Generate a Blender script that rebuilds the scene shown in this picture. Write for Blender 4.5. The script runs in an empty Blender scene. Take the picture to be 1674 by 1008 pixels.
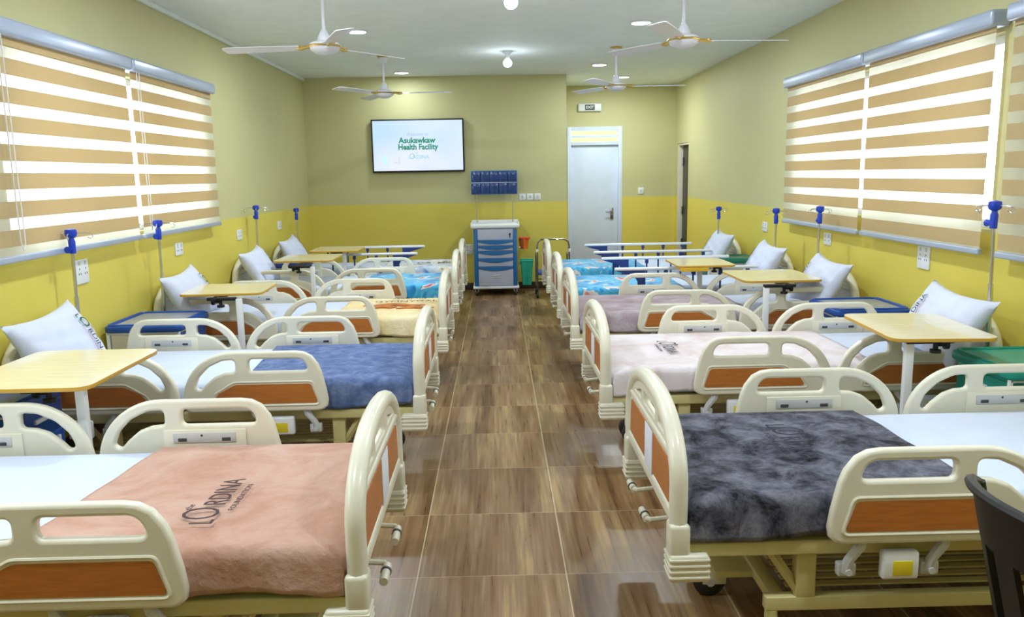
import bpy, bmesh, math, random
from mathutils import Vector, Matrix
random.seed(7)
PI = math.pi
sc = bpy.context.scene
COL = sc.collection

def lin(c):
    c = c / 255.0
    return c / 12.92 if c <= 0.04045 else ((c + 0.055) / 1.055) ** 2.4
def rgb(r, g, b): return (lin(r), lin(g), lin(b), 1.0)

# ------------------------------------------------------------------ camera
FPX, PITCH, YAW, ROLL = 1311.0, 0.1656, 0.0165, -0.0178
fw = Vector((math.sin(YAW) * math.cos(PITCH), math.cos(YAW) * math.cos(PITCH), -math.sin(PITCH)))
r0 = Vector((math.cos(YAW), -math.sin(YAW), 0)); u0 = r0.cross(fw)
rt = r0 * math.cos(ROLL) + u0 * math.sin(ROLL)
upv = u0 * math.cos(ROLL) - r0 * math.sin(ROLL)
cam = bpy.data.cameras.new('camera'); camo = bpy.data.objects.new('camera', cam); COL.objects.link(camo)
cam.sensor_width = 36.0; cam.lens = FPX / 1674 * 36.0; cam.clip_start = 0.05; cam.clip_end = 100
M = Matrix((rt, upv, -fw)).transposed().to_4x4(); M.translation = Vector((0, 0, 1.6))
camo.matrix_world = M
sc.camera = camo

# ------------------------------------------------------------------ world, exposure, lamps
w = bpy.data.worlds.new('daylight'); sc.world = w; w.use_nodes = True
bg = w.node_tree.nodes['Background']; bg.inputs[0].default_value = (0.86, 0.94, 1.0, 1); bg.inputs[1].default_value = 4.6
sc.view_settings.view_transform = 'Standard'; sc.view_settings.look = 'None'
sc.view_settings.gamma = 1.0; sc.view_settings.use_curve_mapping = False
sc.view_settings.exposure = 0.16
sc.cycles.max_bounces = 8; sc.cycles.transparent_max_bounces = 12
sc.cycles.use_denoising = True
sc.cycles.sample_clamp_indirect = 6.0

XL, XR, YB, YR, YF, HC, XE = -2.60, 2.82, 11.26, 12.77, -1.3, 2.93, 0.98
DADO = 1.22
LAMP_W = 27.0
LAMPC = (0.86, 0.95, 1.0)
# round recessed ceiling lamps: (x, y, label)
DOWNLIGHTS = [
 (-1.26, 7.75, 'round white ceiling downlight above the third left bed, largest of the left ones in view'),
 (-1.20, 10.78, 'round white ceiling downlight close to the back wall above the television side'),
 (1.33, 7.51, 'round white ceiling downlight beside the nearer right-hand ceiling fan'),
 (1.31, 10.31, 'round white ceiling downlight left of the farther right-hand ceiling fan'),
 (1.81, 11.64, 'small round ceiling downlight in front of the white door in the alcove'),
 (-1.26, 4.75, None), (1.33, 4.6, None), (-1.26, 1.8, None), (1.33, 1.8, None)]  # unlabelled: unseen lamps added nearer the camera for lighting
BULBS = [(0.13, 5.98), (0.15, 9.12)]

# ------------------------------------------------------------------ materials
MATS = {}
def nt_new(name):
    m = bpy.data.materials.new(name); m.use_nodes = True
    return m, m.node_tree, m.node_tree.nodes['Principled BSDF']
def mat(name, col, rough=0.5, metal=0.0, bump=0.0, bscale=60.0, var=0.0, vscale=6.0, spec=0.5, sheen=0.0, stretch=(1, 1, 1), coat=0.0):
    m, nt, b = nt_new(name)
    b.inputs['Base Color'].default_value = col
    b.inputs['Roughness'].default_value = rough
    b.inputs['Metallic'].default_value = metal
    b.inputs['Specular IOR Level'].default_value = spec
    if sheen: b.inputs['Sheen Weight'].default_value = sheen; b.inputs['Sheen Roughness'].default_value = 0.4
    if coat: b.inputs['Coat Weight'].default_value = coat
    tc = nt.nodes.new('ShaderNodeTexCoord'); mp = nt.nodes.new('ShaderNodeMapping')
    mp.inputs['Scale'].default_value = stretch
    nt.links.new(tc.outputs['Object'], mp.inputs[0])
    n = nt.nodes.new('ShaderNodeTexNoise'); n.inputs['Scale'].default_value = vscale; n.inputs['Detail'].default_value = 6
    nt.links.new(mp.outputs[0], n.inputs['Vector'])
    v = var if var else 0.03
    r = nt.nodes.new('ShaderNodeValToRGB')
    r.color_ramp.elements[0].position = 0.32; r.color_ramp.elements[1].position = 0.68
    r.color_ramp.elements[0].color = tuple(max(0, c * (1 - v)) for c in col[:3]) + (1,)
    r.color_ramp.elements[1].color = tuple(min(1, c * (1 + v)) for c in col[:3]) + (1,)
    nt.links.new(n.outputs['Fac'], r.inputs[0]); nt.links.new(r.outputs[0], b.inputs['Base Color'])
    if bump:
        n2 = nt.nodes.new('ShaderNodeTexNoise'); n2.inputs['Scale'].default_value = bscale; n2.inputs['Detail'].default_value = 5
        nt.links.new(mp.outputs[0], n2.inputs['Vector'])
        bp = nt.nodes.new('ShaderNodeBump'); bp.inputs['Strength'].default_value = bump; bp.inputs['Distance'].default_value = 0.01
        nt.links.new(n2.outputs['Fac'], bp.inputs['Height']); nt.links.new(bp.outputs[0], b.inputs['Normal'])
    MATS[name] = m
    return m
def emis(name, col, s):
    m, nt, b = nt_new(name)
    b.inputs['Base Color'].default_value = col
    b.inputs['Emission Color'].default_value = col; b.inputs['Emission Strength'].default_value = s
    MATS[name] = m; return m

mat('cream', rgb(229, 225, 208), 0.32, bump=0.02, bscale=300, coat=0.15)
mat('cream_frame', rgb(206, 196, 140), 0.4)
mat('orange', rgb(184, 112, 52), 0.35, var=0.12, vscale=14, stretch=(1, 1, 8))
mat('sheet', rgb(206, 217, 243), 0.85, bump=0.25, bscale=9, sheen=0.2)
mat('pillowcase', rgb(212, 218, 242), 0.85, bump=0.35, bscale=11, sheen=0.2)
mat('metal', (0.62, 0.62, 0.62, 1), 0.22, metal=1.0)
mat('chrome_dark', (0.35, 0.36, 0.36, 1), 0.2, metal=1.0)
mat('alu', rgb(240, 243, 250), 0.35, metal=0.1)
mat('blind_rail', rgb(176, 188, 214), 0.3, metal=0.2)
mat('grey_plastic', rgb(200, 202, 205), 0.4)
mat('dark_grey', rgb(70, 70, 75), 0.5)
mat('white_plastic', rgb(235, 238, 245), 0.35)
mat('white_paint', rgb(214, 226, 250), 0.35)
mat('blue_plastic', rgb(20, 75, 160), 0.35)
mat('blue_hub', rgb(15, 60, 190), 0.35)
mat('navy_plastic', rgb(35, 55, 125), 0.4)
mat('cart_blue', rgb(30, 110, 180), 0.35)
mat('bin_blue', rgb(12, 60, 130), 0.15, spec=0.8)
mat('cart_grey', rgb(190, 196, 222), 0.4)
mat('teal', rgb(20, 150, 135), 0.35)
mat('dark_teal', rgb(25, 115, 95), 0.35)
mat('teal_bin', rgb(40, 180, 150), 0.45)
mat('black', rgb(18, 18, 20), 0.45)
mat('black_wood', rgb(38, 32, 28), 0.4)
mat('tyre', rgb(45, 45, 48), 0.6)
mat('gold', (0.72, 0.50, 0.16, 1), 0.28, metal=1.0)
mat('fan_white', rgb(225, 225, 238), 0.3)
mat('red_plastic', rgb(225, 60, 30), 0.4)
mat('orange_plastic', rgb(235, 120, 40), 0.4)
mat('yellow_sticker', rgb(225, 205, 40), 0.5)
mat('tray_wood', rgb(238, 226, 188), 0.2, var=0.06, vscale=5, stretch=(1, 8, 1), coat=0.4)
mat('tray_edge', rgb(205, 160, 60), 0.4)
mat('tray_yellow', rgb(225, 180, 40), 0.4)
mat('locker_body', rgb(225, 218, 200), 0.4)
mat('tray_insert', rgb(150, 155, 165), 0.35)
mat('paper', rgb(225, 228, 240), 0.7)
mat('ceiling_paint', rgb(236, 243, 246), 0.75, bump=0.03, bscale=200)
mat('skirting', rgb(70, 55, 45), 0.35)
mat('text_dark', rgb(70, 50, 55), 0.8)
mat('text_black', rgb(40, 40, 60), 0.8)
mat('text_green', rgb(20, 130, 80), 0.8)
mat('text_pink', rgb(200, 70, 100), 0.8)
mat('cover_pink', rgb(205, 170, 160), 0.9, bump=0.4, bscale=30, sheen=0.4)
emis('lamp_disc', (0.9, 0.97, 1.0, 1), 9.0)
emis('lamp_globe', (0.72, 0.9, 1.0, 1), 1.3)

def fleece(name, base, dark, light, scale=7.0, contrast=0.5, detail=8, bump=0.5, dist=0.9, rough=.62):
    m, nt, b = nt_new(name)
    b.inputs['Roughness'].default_value = 0.95
    b.inputs['Sheen Weight'].default_value = 0.5; b.inputs['Sheen Roughness'].default_value = 0.35
    b.inputs['Sheen Tint'].default_value = light
    b.inputs['Specular IOR Level'].default_value = 0.1
    tc = nt.nodes.new('ShaderNodeTexCoord')
    n = nt.nodes.new('ShaderNodeTexNoise'); n.inputs['Scale'].default_value = scale
    n.inputs['Detail'].default_value = detail; n.inputs['Roughness'].default_value = rough; n.inputs['Distortion'].default_value = dist
    nt.links.new(tc.outputs['Object'], n.inputs['Vector'])
    r = nt.nodes.new('ShaderNodeValToRGB'); cr = r.color_ramp
    cr.elements[0].position = 0.5 - contrast / 2; cr.elements[0].color = dark
    cr.elements[1].position = 0.5 + contrast / 2; cr.elements[1].color = light
    e = cr.elements.new(0.5); e.color = base
    nt.links.new(n.outputs['Fac'], r.inputs[0]); nt.links.new(r.outputs[0], b.inputs['Base Color'])
    n2 = nt.nodes.new('ShaderNodeTexNoise'); n2.inputs['Scale'].default_value = 45; n2.inputs['Detail'].default_value = 6
    nt.links.new(tc.outputs['Object'], n2.inputs['Vector'])
    ad = nt.nodes.new('ShaderNodeMath'); ad.operation = 'MULTIPLY_ADD'; ad.inputs[1].default_value = 0.3
    nt.links.new(n2.outputs['Fac'], ad.inputs[0]); nt.links.new(n.outputs['Fac'], ad.inputs[2])
    bp = nt.nodes.new('ShaderNodeBump'); bp.inputs['Strength'].default_value = bump; bp.inputs['Distance'].default_value = 0.03
    nt.links.new(ad.outputs[0], bp.inputs['Height']); nt.links.new(bp.outputs[0], b.inputs['Normal'])
    MATS[name] = m; return m
fleece('fleece_salmon', rgb(196, 158, 142), rgb(176, 128, 108), rgb(206, 176, 164), 4.0, 0.5)
fleece('fleece_grey', rgb(98, 98, 112), rgb(34, 34, 42), rgb(138, 138, 154), 8.0, 0.24, detail=14, bump=0.9, dist=0.3, rough=.74)
fleece('fleece_navy', rgb(100, 118, 162), rgb(70, 88, 136), rgb(130, 146, 188), 14.0, 0.4, dist=0.4)
fleece('fleece_cream', rgb(240, 222, 176), rgb(232, 200, 140), rgb(248, 236, 205), 3.0, 0.4)
fleece('fleece_blush', rgb(226, 216, 222), rgb(205, 178, 175), rgb(236, 232, 240), 3.0, 0.5)
fleece('fleece_mauve', rgb(168, 152, 160), rgb(128, 102, 104), rgb(196, 188, 202), 3.5, 0.5)
def printed(name, cols, scale):
    m, nt, b = nt_new(name)
    b.inputs['Roughness'].default_value = 0.9; b.inputs['Sheen Weight'].default_value = 0.3
    tc = nt.nodes.new('ShaderNodeTexCoord')
    n = nt.nodes.new('ShaderNodeTexNoise'); n.inputs['Scale'].default_value = scale; n.inputs['Detail'].default_value = 2.5; n.inputs['Distortion'].default_value = 1.0
    nt.links.new(tc.outputs['Object'], n.inputs['Vector'])
    r = nt.nodes.new('ShaderNodeValToRGB'); cr = r.color_ramp; cr.interpolation = 'EASE'
    ps = [0.28, 0.40, 0.5, 0.57, 0.62, 0.68, 0.74]
    while len(cr.elements) < len(cols): cr.elements.new(0.5)
    for e, p, c in zip(cr.elements, ps, cols): e.position = p; e.color = c
    nt.links.new(n.outputs['Fac'], r.inputs[0]); nt.links.new(r.outputs[0], b.inputs['Base Color'])
    MATS[name] = m; return m
CY = [rgb(20, 90, 170), rgb(40, 150, 215), rgb(90, 190, 230), rgb(60, 165, 220), rgb(225, 225, 225), rgb(220, 120, 110), rgb(120, 60, 110)]
printed('print_cyan', CY, 5.0)
mat('print_brown', rgb(200, 130, 80), 0.9, var=.25, vscale=12)
printed('print_sky', [rgb(50, 120, 200), rgb(200, 215, 235), rgb(225, 230, 240), rgb(235, 215, 170), rgb(60, 130, 200), rgb(200, 150, 150), rgb(60, 50, 110)], 4.0)

def wall_mat(name, upper, lower):
    m, nt, b = nt_new(name); b.inputs['Roughness'].default_value = 0.55
    g = nt.nodes.new('ShaderNodeNewGeometry'); s = nt.nodes.new('ShaderNodeSeparateXYZ')
    nt.links.new(g.outputs['Position'], s.inputs[0])
    gt = nt.nodes.new('ShaderNodeMath'); gt.operation = 'GREATER_THAN'; gt.inputs[1].default_value = DADO
    nt.links.new(s.outputs['Z'], gt.inputs[0])
    n = nt.nodes.new('ShaderNodeTexNoise'); n.inputs['Scale'].default_value = 1.5; n.inputs['Detail'].default_value = 4
    nt.links.new(g.outputs['Position'], n.inputs['Vector'])
    mx = nt.nodes.new('ShaderNodeMix'); mx.data_type = 'RGBA'
    mx.inputs[6].default_value = lower; mx.inputs[7].default_value = upper
    nt.links.new(gt.outputs[0], mx.inputs[0])
    hs = nt.nodes.new('ShaderNodeHueSaturation'); mr = nt.nodes.new('ShaderNodeMapRange')
    mr.inputs[3].default_value = 0.96; mr.inputs[4].default_value = 1.04
    nt.links.new(n.outputs['Fac'], mr.inputs[0]); nt.links.new(mr.outputs[0], hs.inputs['Value'])
    nt.links.new(mx.outputs[2], hs.inputs['Color']); nt.links.new(hs.outputs[0], b.inputs['Base Color'])
    n2 = nt.nodes.new('ShaderNodeTexNoise'); n2.inputs['Scale'].default_value = 120
    nt.links.new(g.outputs['Position'], n2.inputs['Vector'])
    bp = nt.nodes.new('ShaderNodeBump'); bp.inputs['Strength'].default_value = 0.06; bp.inputs['Distance'].default_value = 0.004
    nt.links.new(n2.outputs['Fac'], bp.inputs['Height']); nt.links.new(bp.outputs[0], b.inputs['Normal'])
    MATS[name] = m; return m
wall_mat('wall_paint', rgb(200, 196, 146), rgb(222, 206, 92))

def floor_mat():
    m, nt, b = nt_new('floor_tiles')
    L = nt.links.new; N = nt.nodes.new
    g = N('ShaderNodeNewGeometry'); s = N('ShaderNodeSeparateXYZ'); L(g.outputs['Position'], s.inputs[0])
    def math_(op, a, bb=None, c=None):
        n = N('ShaderNodeMath'); n.operation = op
        for i, v in enumerate((a, bb, c)):
            if v is None: continue
            if isinstance(v, (int, float)): n.inputs[i].default_value = v
            else: L(v, n.inputs[i])
        return n.outputs[0]
    T = 0.603
    fx = math_('DIVIDE', math_('ADD', s.outputs['X'], 0.352 + 6 * T), T)
    fy = math_('DIVIDE', math_('ADD', s.outputs['Y'], -3.025 + 12 * T), T)
    ix = math_('FLOOR', fx); iy = math_('FLOOR', fy)
    rx = math_('FRACT', fx); ry = math_('FRACT', fy)
    ex = math_('MINIMUM', rx, math_('SUBTRACT', 1.0, rx)); ey = math_('MINIMUM', ry, math_('SUBTRACT', 1.0, ry))
    gx = math_('LESS_THAN', ex, 0.0042); gy = math_('LESS_THAN', ey, 0.0030)
    cmb = N('ShaderNodeCombineXYZ'); L(ix, cmb.inputs[0]); L(iy, cmb.inputs[1])
    wn = N('ShaderNodeTexWhiteNoise'); wn.noise_dimensions = '3D'; L(cmb.outputs[0], wn.inputs[0])
    # plank stripes: fine x variation, long along y, shifted per tile
    off = N('ShaderNodeVectorMath'); off.operation = 'SCALE'; off.inputs['Scale'].default_value = 7.0; L(wn.outputs['Color'], off.inputs[0])
    ad = N('ShaderNodeVectorMath'); ad.operation = 'ADD'; L(g.outputs['Position'], ad.inputs[0]); L(off.outputs[0], ad.inputs[1])
    mp = N('ShaderNodeMapping'); mp.inputs['Scale'].default_value = (9.0, 0.55, 1); L(ad.outputs[0], mp.inputs[0])
    n1 = N('ShaderNodeTexNoise'); n1.inputs['Scale'].default_value = 1.0; n1.inputs['Detail'].default_value = 3; L(mp.outputs[0], n1.inputs['Vector'])
    mp2 = N('ShaderNodeMapping'); mp2.inputs['Scale'].default_value = (60.0, 2.5, 1); L(ad.outputs[0], mp2.inputs[0])
    n2 = N('ShaderNodeTexNoise'); n2.inputs['Scale'].default_value = 1.0; n2.inputs['Detail'].default_value = 5; L(mp2.outputs[0], n2.inputs['Vector'])
    f = math_('ADD', math_('MULTIPLY', n1.outputs['Fac'], 0.62), math_('MULTIPLY', n2.outputs['Fac'], 0.38))
    r = N('ShaderNodeValToRGB'); cr = r.color_ramp
    cr.elements[0].position = 0.36; cr.elements[0].color = rgb(96, 68, 42)
    cr.elements[1].position = 0.64; cr.elements[1].color = rgb(172, 142, 98)
    e = cr.elements.new(0.46); e.color = rgb(126, 94, 60)
    e = cr.elements.new(0.54); e.color = rgb(138, 112, 82)
    L(f, r.inputs[0])
    mr = N('ShaderNodeMapRange'); mr.inputs[3].default_value = 0.9; mr.inputs[4].default_value = 1.08; L(wn.outputs['Value'], mr.inputs[0])
    hs = N('ShaderNodeHueSaturation'); L(r.outputs[0], hs.inputs['Color']); L(mr.outputs[0], hs.inputs['Value'])
    mx = N('ShaderNodeMix'); mx.data_type = 'RGBA'; mx.inputs[7].default_value = rgb(205, 190, 155)
    L(math_('MULTIPLY', math_('MAXIMUM', gx, math_('MULTIPLY', gy, 0.7)), 0.8), mx.inputs[0]); L(hs.outputs[0], mx.inputs[6])
    L(mx.outputs[2], b.inputs['Base Color'])
    mr2 = N('ShaderNodeMapRange'); mr2.inputs[3].default_value = 0.22; mr2.inputs[4].default_value = 0.38; L(n2.outputs['Fac'], mr2.inputs[0])
    L(mr2.outputs[0], b.inputs['Roughness']); b.inputs['Specular IOR Level'].default_value = 0.32
    MATS['floor_tiles'] = m
floor_mat()

def cloth_light(name, col, trans, transp):
    m = bpy.data.materials.new(name); m.use_nodes = True; nt = m.node_tree; nt.nodes.clear(); L = nt.links.new; N = nt.nodes.new
    o = N('ShaderNodeOutputMaterial'); d = N('ShaderNodeBsdfDiffuse'); t = N('ShaderNodeBsdfTranslucent'); tp = N('ShaderNodeBsdfTransparent')
    tc = N('ShaderNodeTexCoord'); mp = N('ShaderNodeMapping'); mp.inputs['Scale'].default_value = (1, 3, 260); L(tc.outputs['Object'], mp.inputs[0])
    n = N('ShaderNodeTexNoise'); n.inputs['Scale'].default_value = 3.0; L(mp.outputs[0], n.inputs['Vector'])
    r = N('ShaderNodeValToRGB'); r.color_ramp.elements[0].color = tuple(c * 0.93 for c in col[:3]) + (1,); r.color_ramp.elements[1].color = col
    L(n.outputs['Fac'], r.inputs[0]); L(r.outputs[0], d.inputs[0]); L(r.outputs[0], t.inputs[0])
    m1 = N('ShaderNodeMixShader'); m1.inputs[0].default_value = trans; L(d.outputs[0], m1.inputs[1]); L(t.outputs[0], m1.inputs[2])
    m2 = N('ShaderNodeMixShader'); m2.inputs[0].default_value = transp; L(m1.outputs[0], m2.inputs[1]); L(tp.outputs[0], m2.inputs[2])
    L(m2.outputs[0], o.inputs[0]); MATS[name] = m
cloth_light('blind_tan', rgb(217, 195, 152), 0.33, 0.0)
cloth_light('blind_sheer', rgb(246, 244, 230), 0.5, 0.42)
def glass():
    m = bpy.data.materials.new('window_glass'); m.use_nodes = True; nt = m.node_tree; nt.nodes.clear(); L = nt.links.new; N = nt.nodes.new
    o = N('ShaderNodeOutputMaterial'); g = N('ShaderNodeBsdfGlossy'); g.inputs['Roughness'].default_value = 0.03
    t = N('ShaderNodeBsdfTransparent')
    x = N('ShaderNodeMixShader'); x.inputs[0].default_value = .05; L(t.outputs[0], x.inputs[1]); L(g.outputs[0], x.inputs[2]); L(x.outputs[0], o.inputs[0])
    MATS['window_glass'] = m
glass()
def screen_mat():
    m, nt, b = nt_new('tv_screen'); L = nt.links.new; N = nt.nodes.new
    tc = N('ShaderNodeTexCoord'); n = N('ShaderNodeTexNoise'); n.inputs['Scale'].default_value = 1.2; n.inputs['Detail'].default_value = 1
    L(tc.outputs['Object'], n.inputs['Vector'])
    r = N('ShaderNodeValToRGB'); r.color_ramp.elements[0].color = rgb(190, 222, 252); r.color_ramp.elements[1].color = rgb(228, 234, 254)
    r.color_ramp.elements[0].position = 0.35; r.color_ramp.elements[1].position = 0.65
    L(n.outputs['Fac'], r.inputs[0]); L(r.outputs[0], b.inputs['Emission Color']); b.inputs['Emission Strength'].default_value = 0.95
    b.inputs['Base Color'].default_value = (0.02, 0.02, 0.02, 1); b.inputs['Roughness'].default_value = 0.3
    MATS['tv_screen'] = m
screen_mat()
emis('screen_green', rgb(10, 125, 95), 0.5); emis('screen_teal', rgb(110, 170, 180), 0.8); emis('screen_grey', rgb(130, 150, 170), 0.8)
emis('screen_cyan', rgb(165, 215, 238), 0.85); emis('screen_lilac', rgb(196, 186, 222), 0.75)

# ------------------------------------------------------------------ geometry helpers
def smooth(me, ang=40):
    for p in me.polygons: p.use_smooth = True
    try: me.set_sharp_from_angle(angle=math.radians(ang))
    except Exception: pass

class MB:
    def __init__(s): s.v = []; s.f = []; s.m = []; s.cur = 0
    def add(s, v, f):
        o = len(s.v); s.v += [tuple(p) for p in v]; s.f += [tuple(i + o for i in q) for q in f]; s.m += [s.cur] * len(f); return s
    def use(s, i): s.cur = i; return s
    def box(s, x0, y0, z0, x1, y1, z1, b=0.0):
        if x0 > x1: x0, x1 = x1, x0
        if y0 > y1: y0, y1 = y1, y0
        if z0 > z1: z0, z1 = z1, z0
        b = min(b, (x1 - x0) * .45, (y1 - y0) * .45, (z1 - z0) * .45)
        bm = bmesh.new(); bmesh.ops.create_cube(bm, size=1.0)
        for v in bm.verts:
            v.co = Vector(((x0 + x1) / 2 + v.co.x * (x1 - x0), (y0 + y1) / 2 + v.co.y * (y1 - y0), (z0 + z1) / 2 + v.co.z * (z1 - z0)))
        if b > 0: bmesh.ops.bevel(bm, geom=list(bm.edges), offset=b, segments=3 if b > .004 else 2, profile=0.5, affect='EDGES')
        bm.verts.index_update()
        s.add([v.co[:] for v in bm.verts], [[v.index for v in f.verts] for f in bm.faces]); bm.free(); return s
    def tube(s, pts, r, n=10, closed=False, sy=1.0):
        pts = [Vector(p) for p in pts]; N = len(pts); rings = []
        rr = r if isinstance(r, (list, tuple)) else [r] * N
        prev = None
        for i, p in enumerate(pts):
            a = pts[(i - 1) % N] if (closed or i > 0) else p
            c = pts[(i + 1) % N] if (closed or i < N - 1) else p
            t = (c - a).normalized()
            if prev is None:
                ref = Vector((0, 0, 1)) if abs(t.z) < .9 else Vector((1, 0, 0))
                n1 = t.cross(ref).normalized()
            else:
                n1 = (prev - t * prev.dot(t)).normalized()
            prev = n1; n2 = t.cross(n1)
            rings.append([p + (n1 * math.cos(2 * PI * k / n) * sy + n2 * math.sin(2 * PI * k / n)) * rr[i] for k in range(n)])
        v = [q for r_ in rings for q in r_]; f = []
        for i in range(N if closed else N - 1):
            j = (i + 1) % N
            for k in range(n):
                l = (k + 1) % n; f.append((i * n + k, i * n + l, j * n + l, j * n + k))
        if not closed:
            f.append(tuple(range(n - 1, -1, -1))); f.append(tuple((N - 1) * n + k for k in range(n)))
        return s.add(v, f)
    def cyl(s, a, b, r, n=16, r2=None):
        return s.tube([a, b], [r, r if r2 is None else r2], n)
    def lathe(s, prof, c=(0, 0, 0), n=24):
        v = []; f = []
        for (r, z) in prof:
            for k in range(n): v.append((c[0] + r * math.cos(2 * PI * k / n), c[1] + r * math.sin(2 * PI * k / n), c[2] + z))
        for i in range(len(prof) - 1):
            for k in range(n):
                l = (k + 1) % n; f.append((i * n + k, i * n + l, (i + 1) * n + l, (i + 1) * n + k))
        f.append(tuple(range(n - 1, -1, -1))); f.append(tuple((len(prof) - 1) * n + k for k in range(n)))
        return s.add(v, f)
    def grid(s, P, nu, nv):
        v = [P(i / (nu - 1), j / (nv - 1)) for i in range(nu) for j in range(nv)]
        f = [(i * nv + j, i * nv + j + 1, (i + 1) * nv + j + 1, (i + 1) * nv + j) for i in range(nu - 1) for j in range(nv - 1)]
        return s.add(v, f)
    def mesh(s, me, T=None):
        v = [(T @ Vector(q.co)) if T else Vector(q.co) for q in me.vertices]
        return s.add(v, [tuple(p.vertices) for p in me.polygons])
    def build(s, name, mats, parent=None, sm=True, ang=40, fix=True):
        me = bpy.data.meshes.new(name); me.from_pydata(s.v, [], s.f)
        if not isinstance(mats, (list, tuple)): mats = [mats]
        for m in mats: me.materials.append(MATS[m])
        for p, i in zip(me.polygons, s.m): p.material_index = i
        if fix:
            bm = bmesh.new(); bm.from_mesh(me); bmesh.ops.recalc_face_normals(bm, faces=bm.faces); bm.to_mesh(me); bm.free()
        me.update()
        if sm: smooth(me, ang)
        o = bpy.data.objects.new(name, me); COL.objects.link(o)
        if parent: o.parent = parent
        return o

def rnd(pts, n=7):
    """rounded polygon from (a, b, radius)"""
    out = []; N = len(pts)
    for i in range(N):
        p = Vector(pts[i][:2]); a = Vector(pts[i - 1][:2]); c = Vector(pts[(i + 1) % N][:2]); r = pts[i][2] if len(pts[i]) > 2 else 0
        if r <= 0: out.append(tuple(p)); continue
        u = (a - p).normalized(); w_ = (c - p).normalized(); ang = u.angle(w_)
        d = min(r / math.tan(ang / 2), (a - p).length * .49, (c - p).length * .49)
        for k in range(n + 1):
            t = k / n; q = (p + u * d) * (1 - t) ** 2 + p * 2 * t * (1 - t) + (p + w_ * d) * t * t; out.append(tuple(q))
    return out
def plate(loops, half, bev, segs=3):
    """2D loops (outline + holes) -> solid plate mesh centred on z=0, filled, with rounded edge"""
    cu = bpy.data.curves.new('tmp', 'CURVE'); cu.dimensions = '2D'; cu.fill_mode = 'BOTH'
    cu.extrude = max(0.0, half - bev); cu.bevel_depth = bev; cu.bevel_resolution = segs
    for lp in loops:
        sp = cu.splines.new('POLY'); sp.points.add(len(lp) - 1); sp.use_cyclic_u = True
        for p, q in zip(sp.points, lp): p.co = (q[0], q[1], 0, 1)
    o = bpy.data.objects.new('tmp', cu); COL.objects.link(o)
    dg = bpy.context.evaluated_depsgraph_get(); me = bpy.data.meshes.new_from_object(o.evaluated_get(dg))
    bpy.data.objects.remove(o); bpy.data.curves.remove(cu)
    return me
def text_mesh(body, size, ext=0.0006, sx=1.0, align='CENTER', bold=0.0, shear=0.0, spacing=1.0):
    cu = bpy.data.curves.new('tmp', 'FONT'); cu.body = body; cu.size = size; cu.extrude = ext; cu.offset = bold; cu.shear = shear
    cu.align_x = align; cu.align_y = 'CENTER'; cu.resolution_u = 3; cu.space_character = spacing
    o = bpy.data.objects.new('tmp', cu); COL.objects.link(o); o.scale.x = sx
    dg = bpy.context.evaluated_depsgraph_get(); me = bpy.data.meshes.new_from_object(o.evaluated_get(dg))
    for v in me.vertices: v.co.x *= sx
    bpy.data.objects.remove(o); bpy.data.curves.remove(cu)
    return me
def basis(org, ex, ey, ez):
    m = Matrix((Vector(ex), Vector(ey), Vector(ez))).transposed().to_4x4(); m.translation = Vector(org); return m

def tag(o, label, cat, group=None, kind=None):
    o['label'] = label; o['category'] = cat
    if group: o['group'] = group
    if kind: o['kind'] = kind
    return o
def thing(name, label, cat, loc=(0, 0, 0), rz=0.0, group=None):
    o = bpy.data.objects.new(name, None); COL.objects.link(o); o.empty_display_size = 0.1
    o.location = loc; o.rotation_euler = (0, 0, rz)
    return tag(o, label, cat, group)
def struct(o): o['kind'] = 'structure'; return o
def kids(o): return [c for c in bpy.data.objects if c.parent == o]
def dup(root, loc, rz=0.0, label=None, group=None):
    r = root.copy(); COL.objects.link(r); r.location = loc; r.rotation_euler = (0, 0, rz)
    if label: r['label'] = label
    if group: r['group'] = group
    for ch in kids(root):
        c = ch.copy(); COL.objects.link(c); c.parent = r
        for g in kids(ch):
            d = g.copy(); COL.objects.link(d); d.parent = c
    return r
def place(root, i, loc, rz, label, group):
    if i == 0:
        root.location = loc; root.rotation_euler = (0, 0, rz); root['label'] = label; root['group'] = group; return root
    return dup(root, loc, rz, label, group)

# ------------------------------------------------------------------ the room
struct(MB().box(XL - .3, YF - .2, -.1, XR + 1.6, YR + 1.5, 0).build('floor', 'floor_tiles', sm=False))
struct(MB().box(XL - .2, YF - .2, HC, XR + 1.6, YR + .2, HC + .12).build('ceiling', 'ceiling_paint', sm=False))
WZ0, WZ1 = 1.24, 2.33
def side_wall(name, x0, x1, y0, y1, holes):
    b = MB(); y = y0
    for (a, c, z0, z1) in holes:
        b.box(x0, y, 0, x1, a, HC)
        if z0 > 0: b.box(x0, a, 0, x1, c, z0)
        b.box(x0, a, z1, x1, c, HC); y = c
    b.box(x0, y, 0, x1, y1, HC)
    return struct(b.build(name, 'wall_paint', sm=False))
LW = [(1.0, 3.75, WZ0, WZ1), (4.35, 7.2, WZ0, WZ1)]
RW = [(1.2, 3.95, WZ0, WZ1), (4.55, 7.5, WZ0, WZ1), (11.9, 12.62, 0, 2.02)]
side_wall('wall_left', XL - .2, XL, YF, YB + .2, LW)
side_wall('wall_right', XR, XR + .2, YF, YR + .2, RW)
b = MB(); b.box(XL - .2, YB, 0, XE, YB + .2, HC); b.box(XE - .2, YB + .2, 0, XE, YR, HC)
struct(b.build('wall_back', 'wall_paint', sm=False))
b = MB(); DX0, DX1, DZ = 1.12, 1.98, 2.31
b.box(XE - .2, YR, 0, DX0, YR + .2, HC); b.box(DX1, YR, 0, XR + .2, YR + .2, HC); b.box(DX0, YR, DZ, DX1, YR + .2, HC)
struct(b.build('wall_alcove', 'wall_paint', sm=False))
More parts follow.
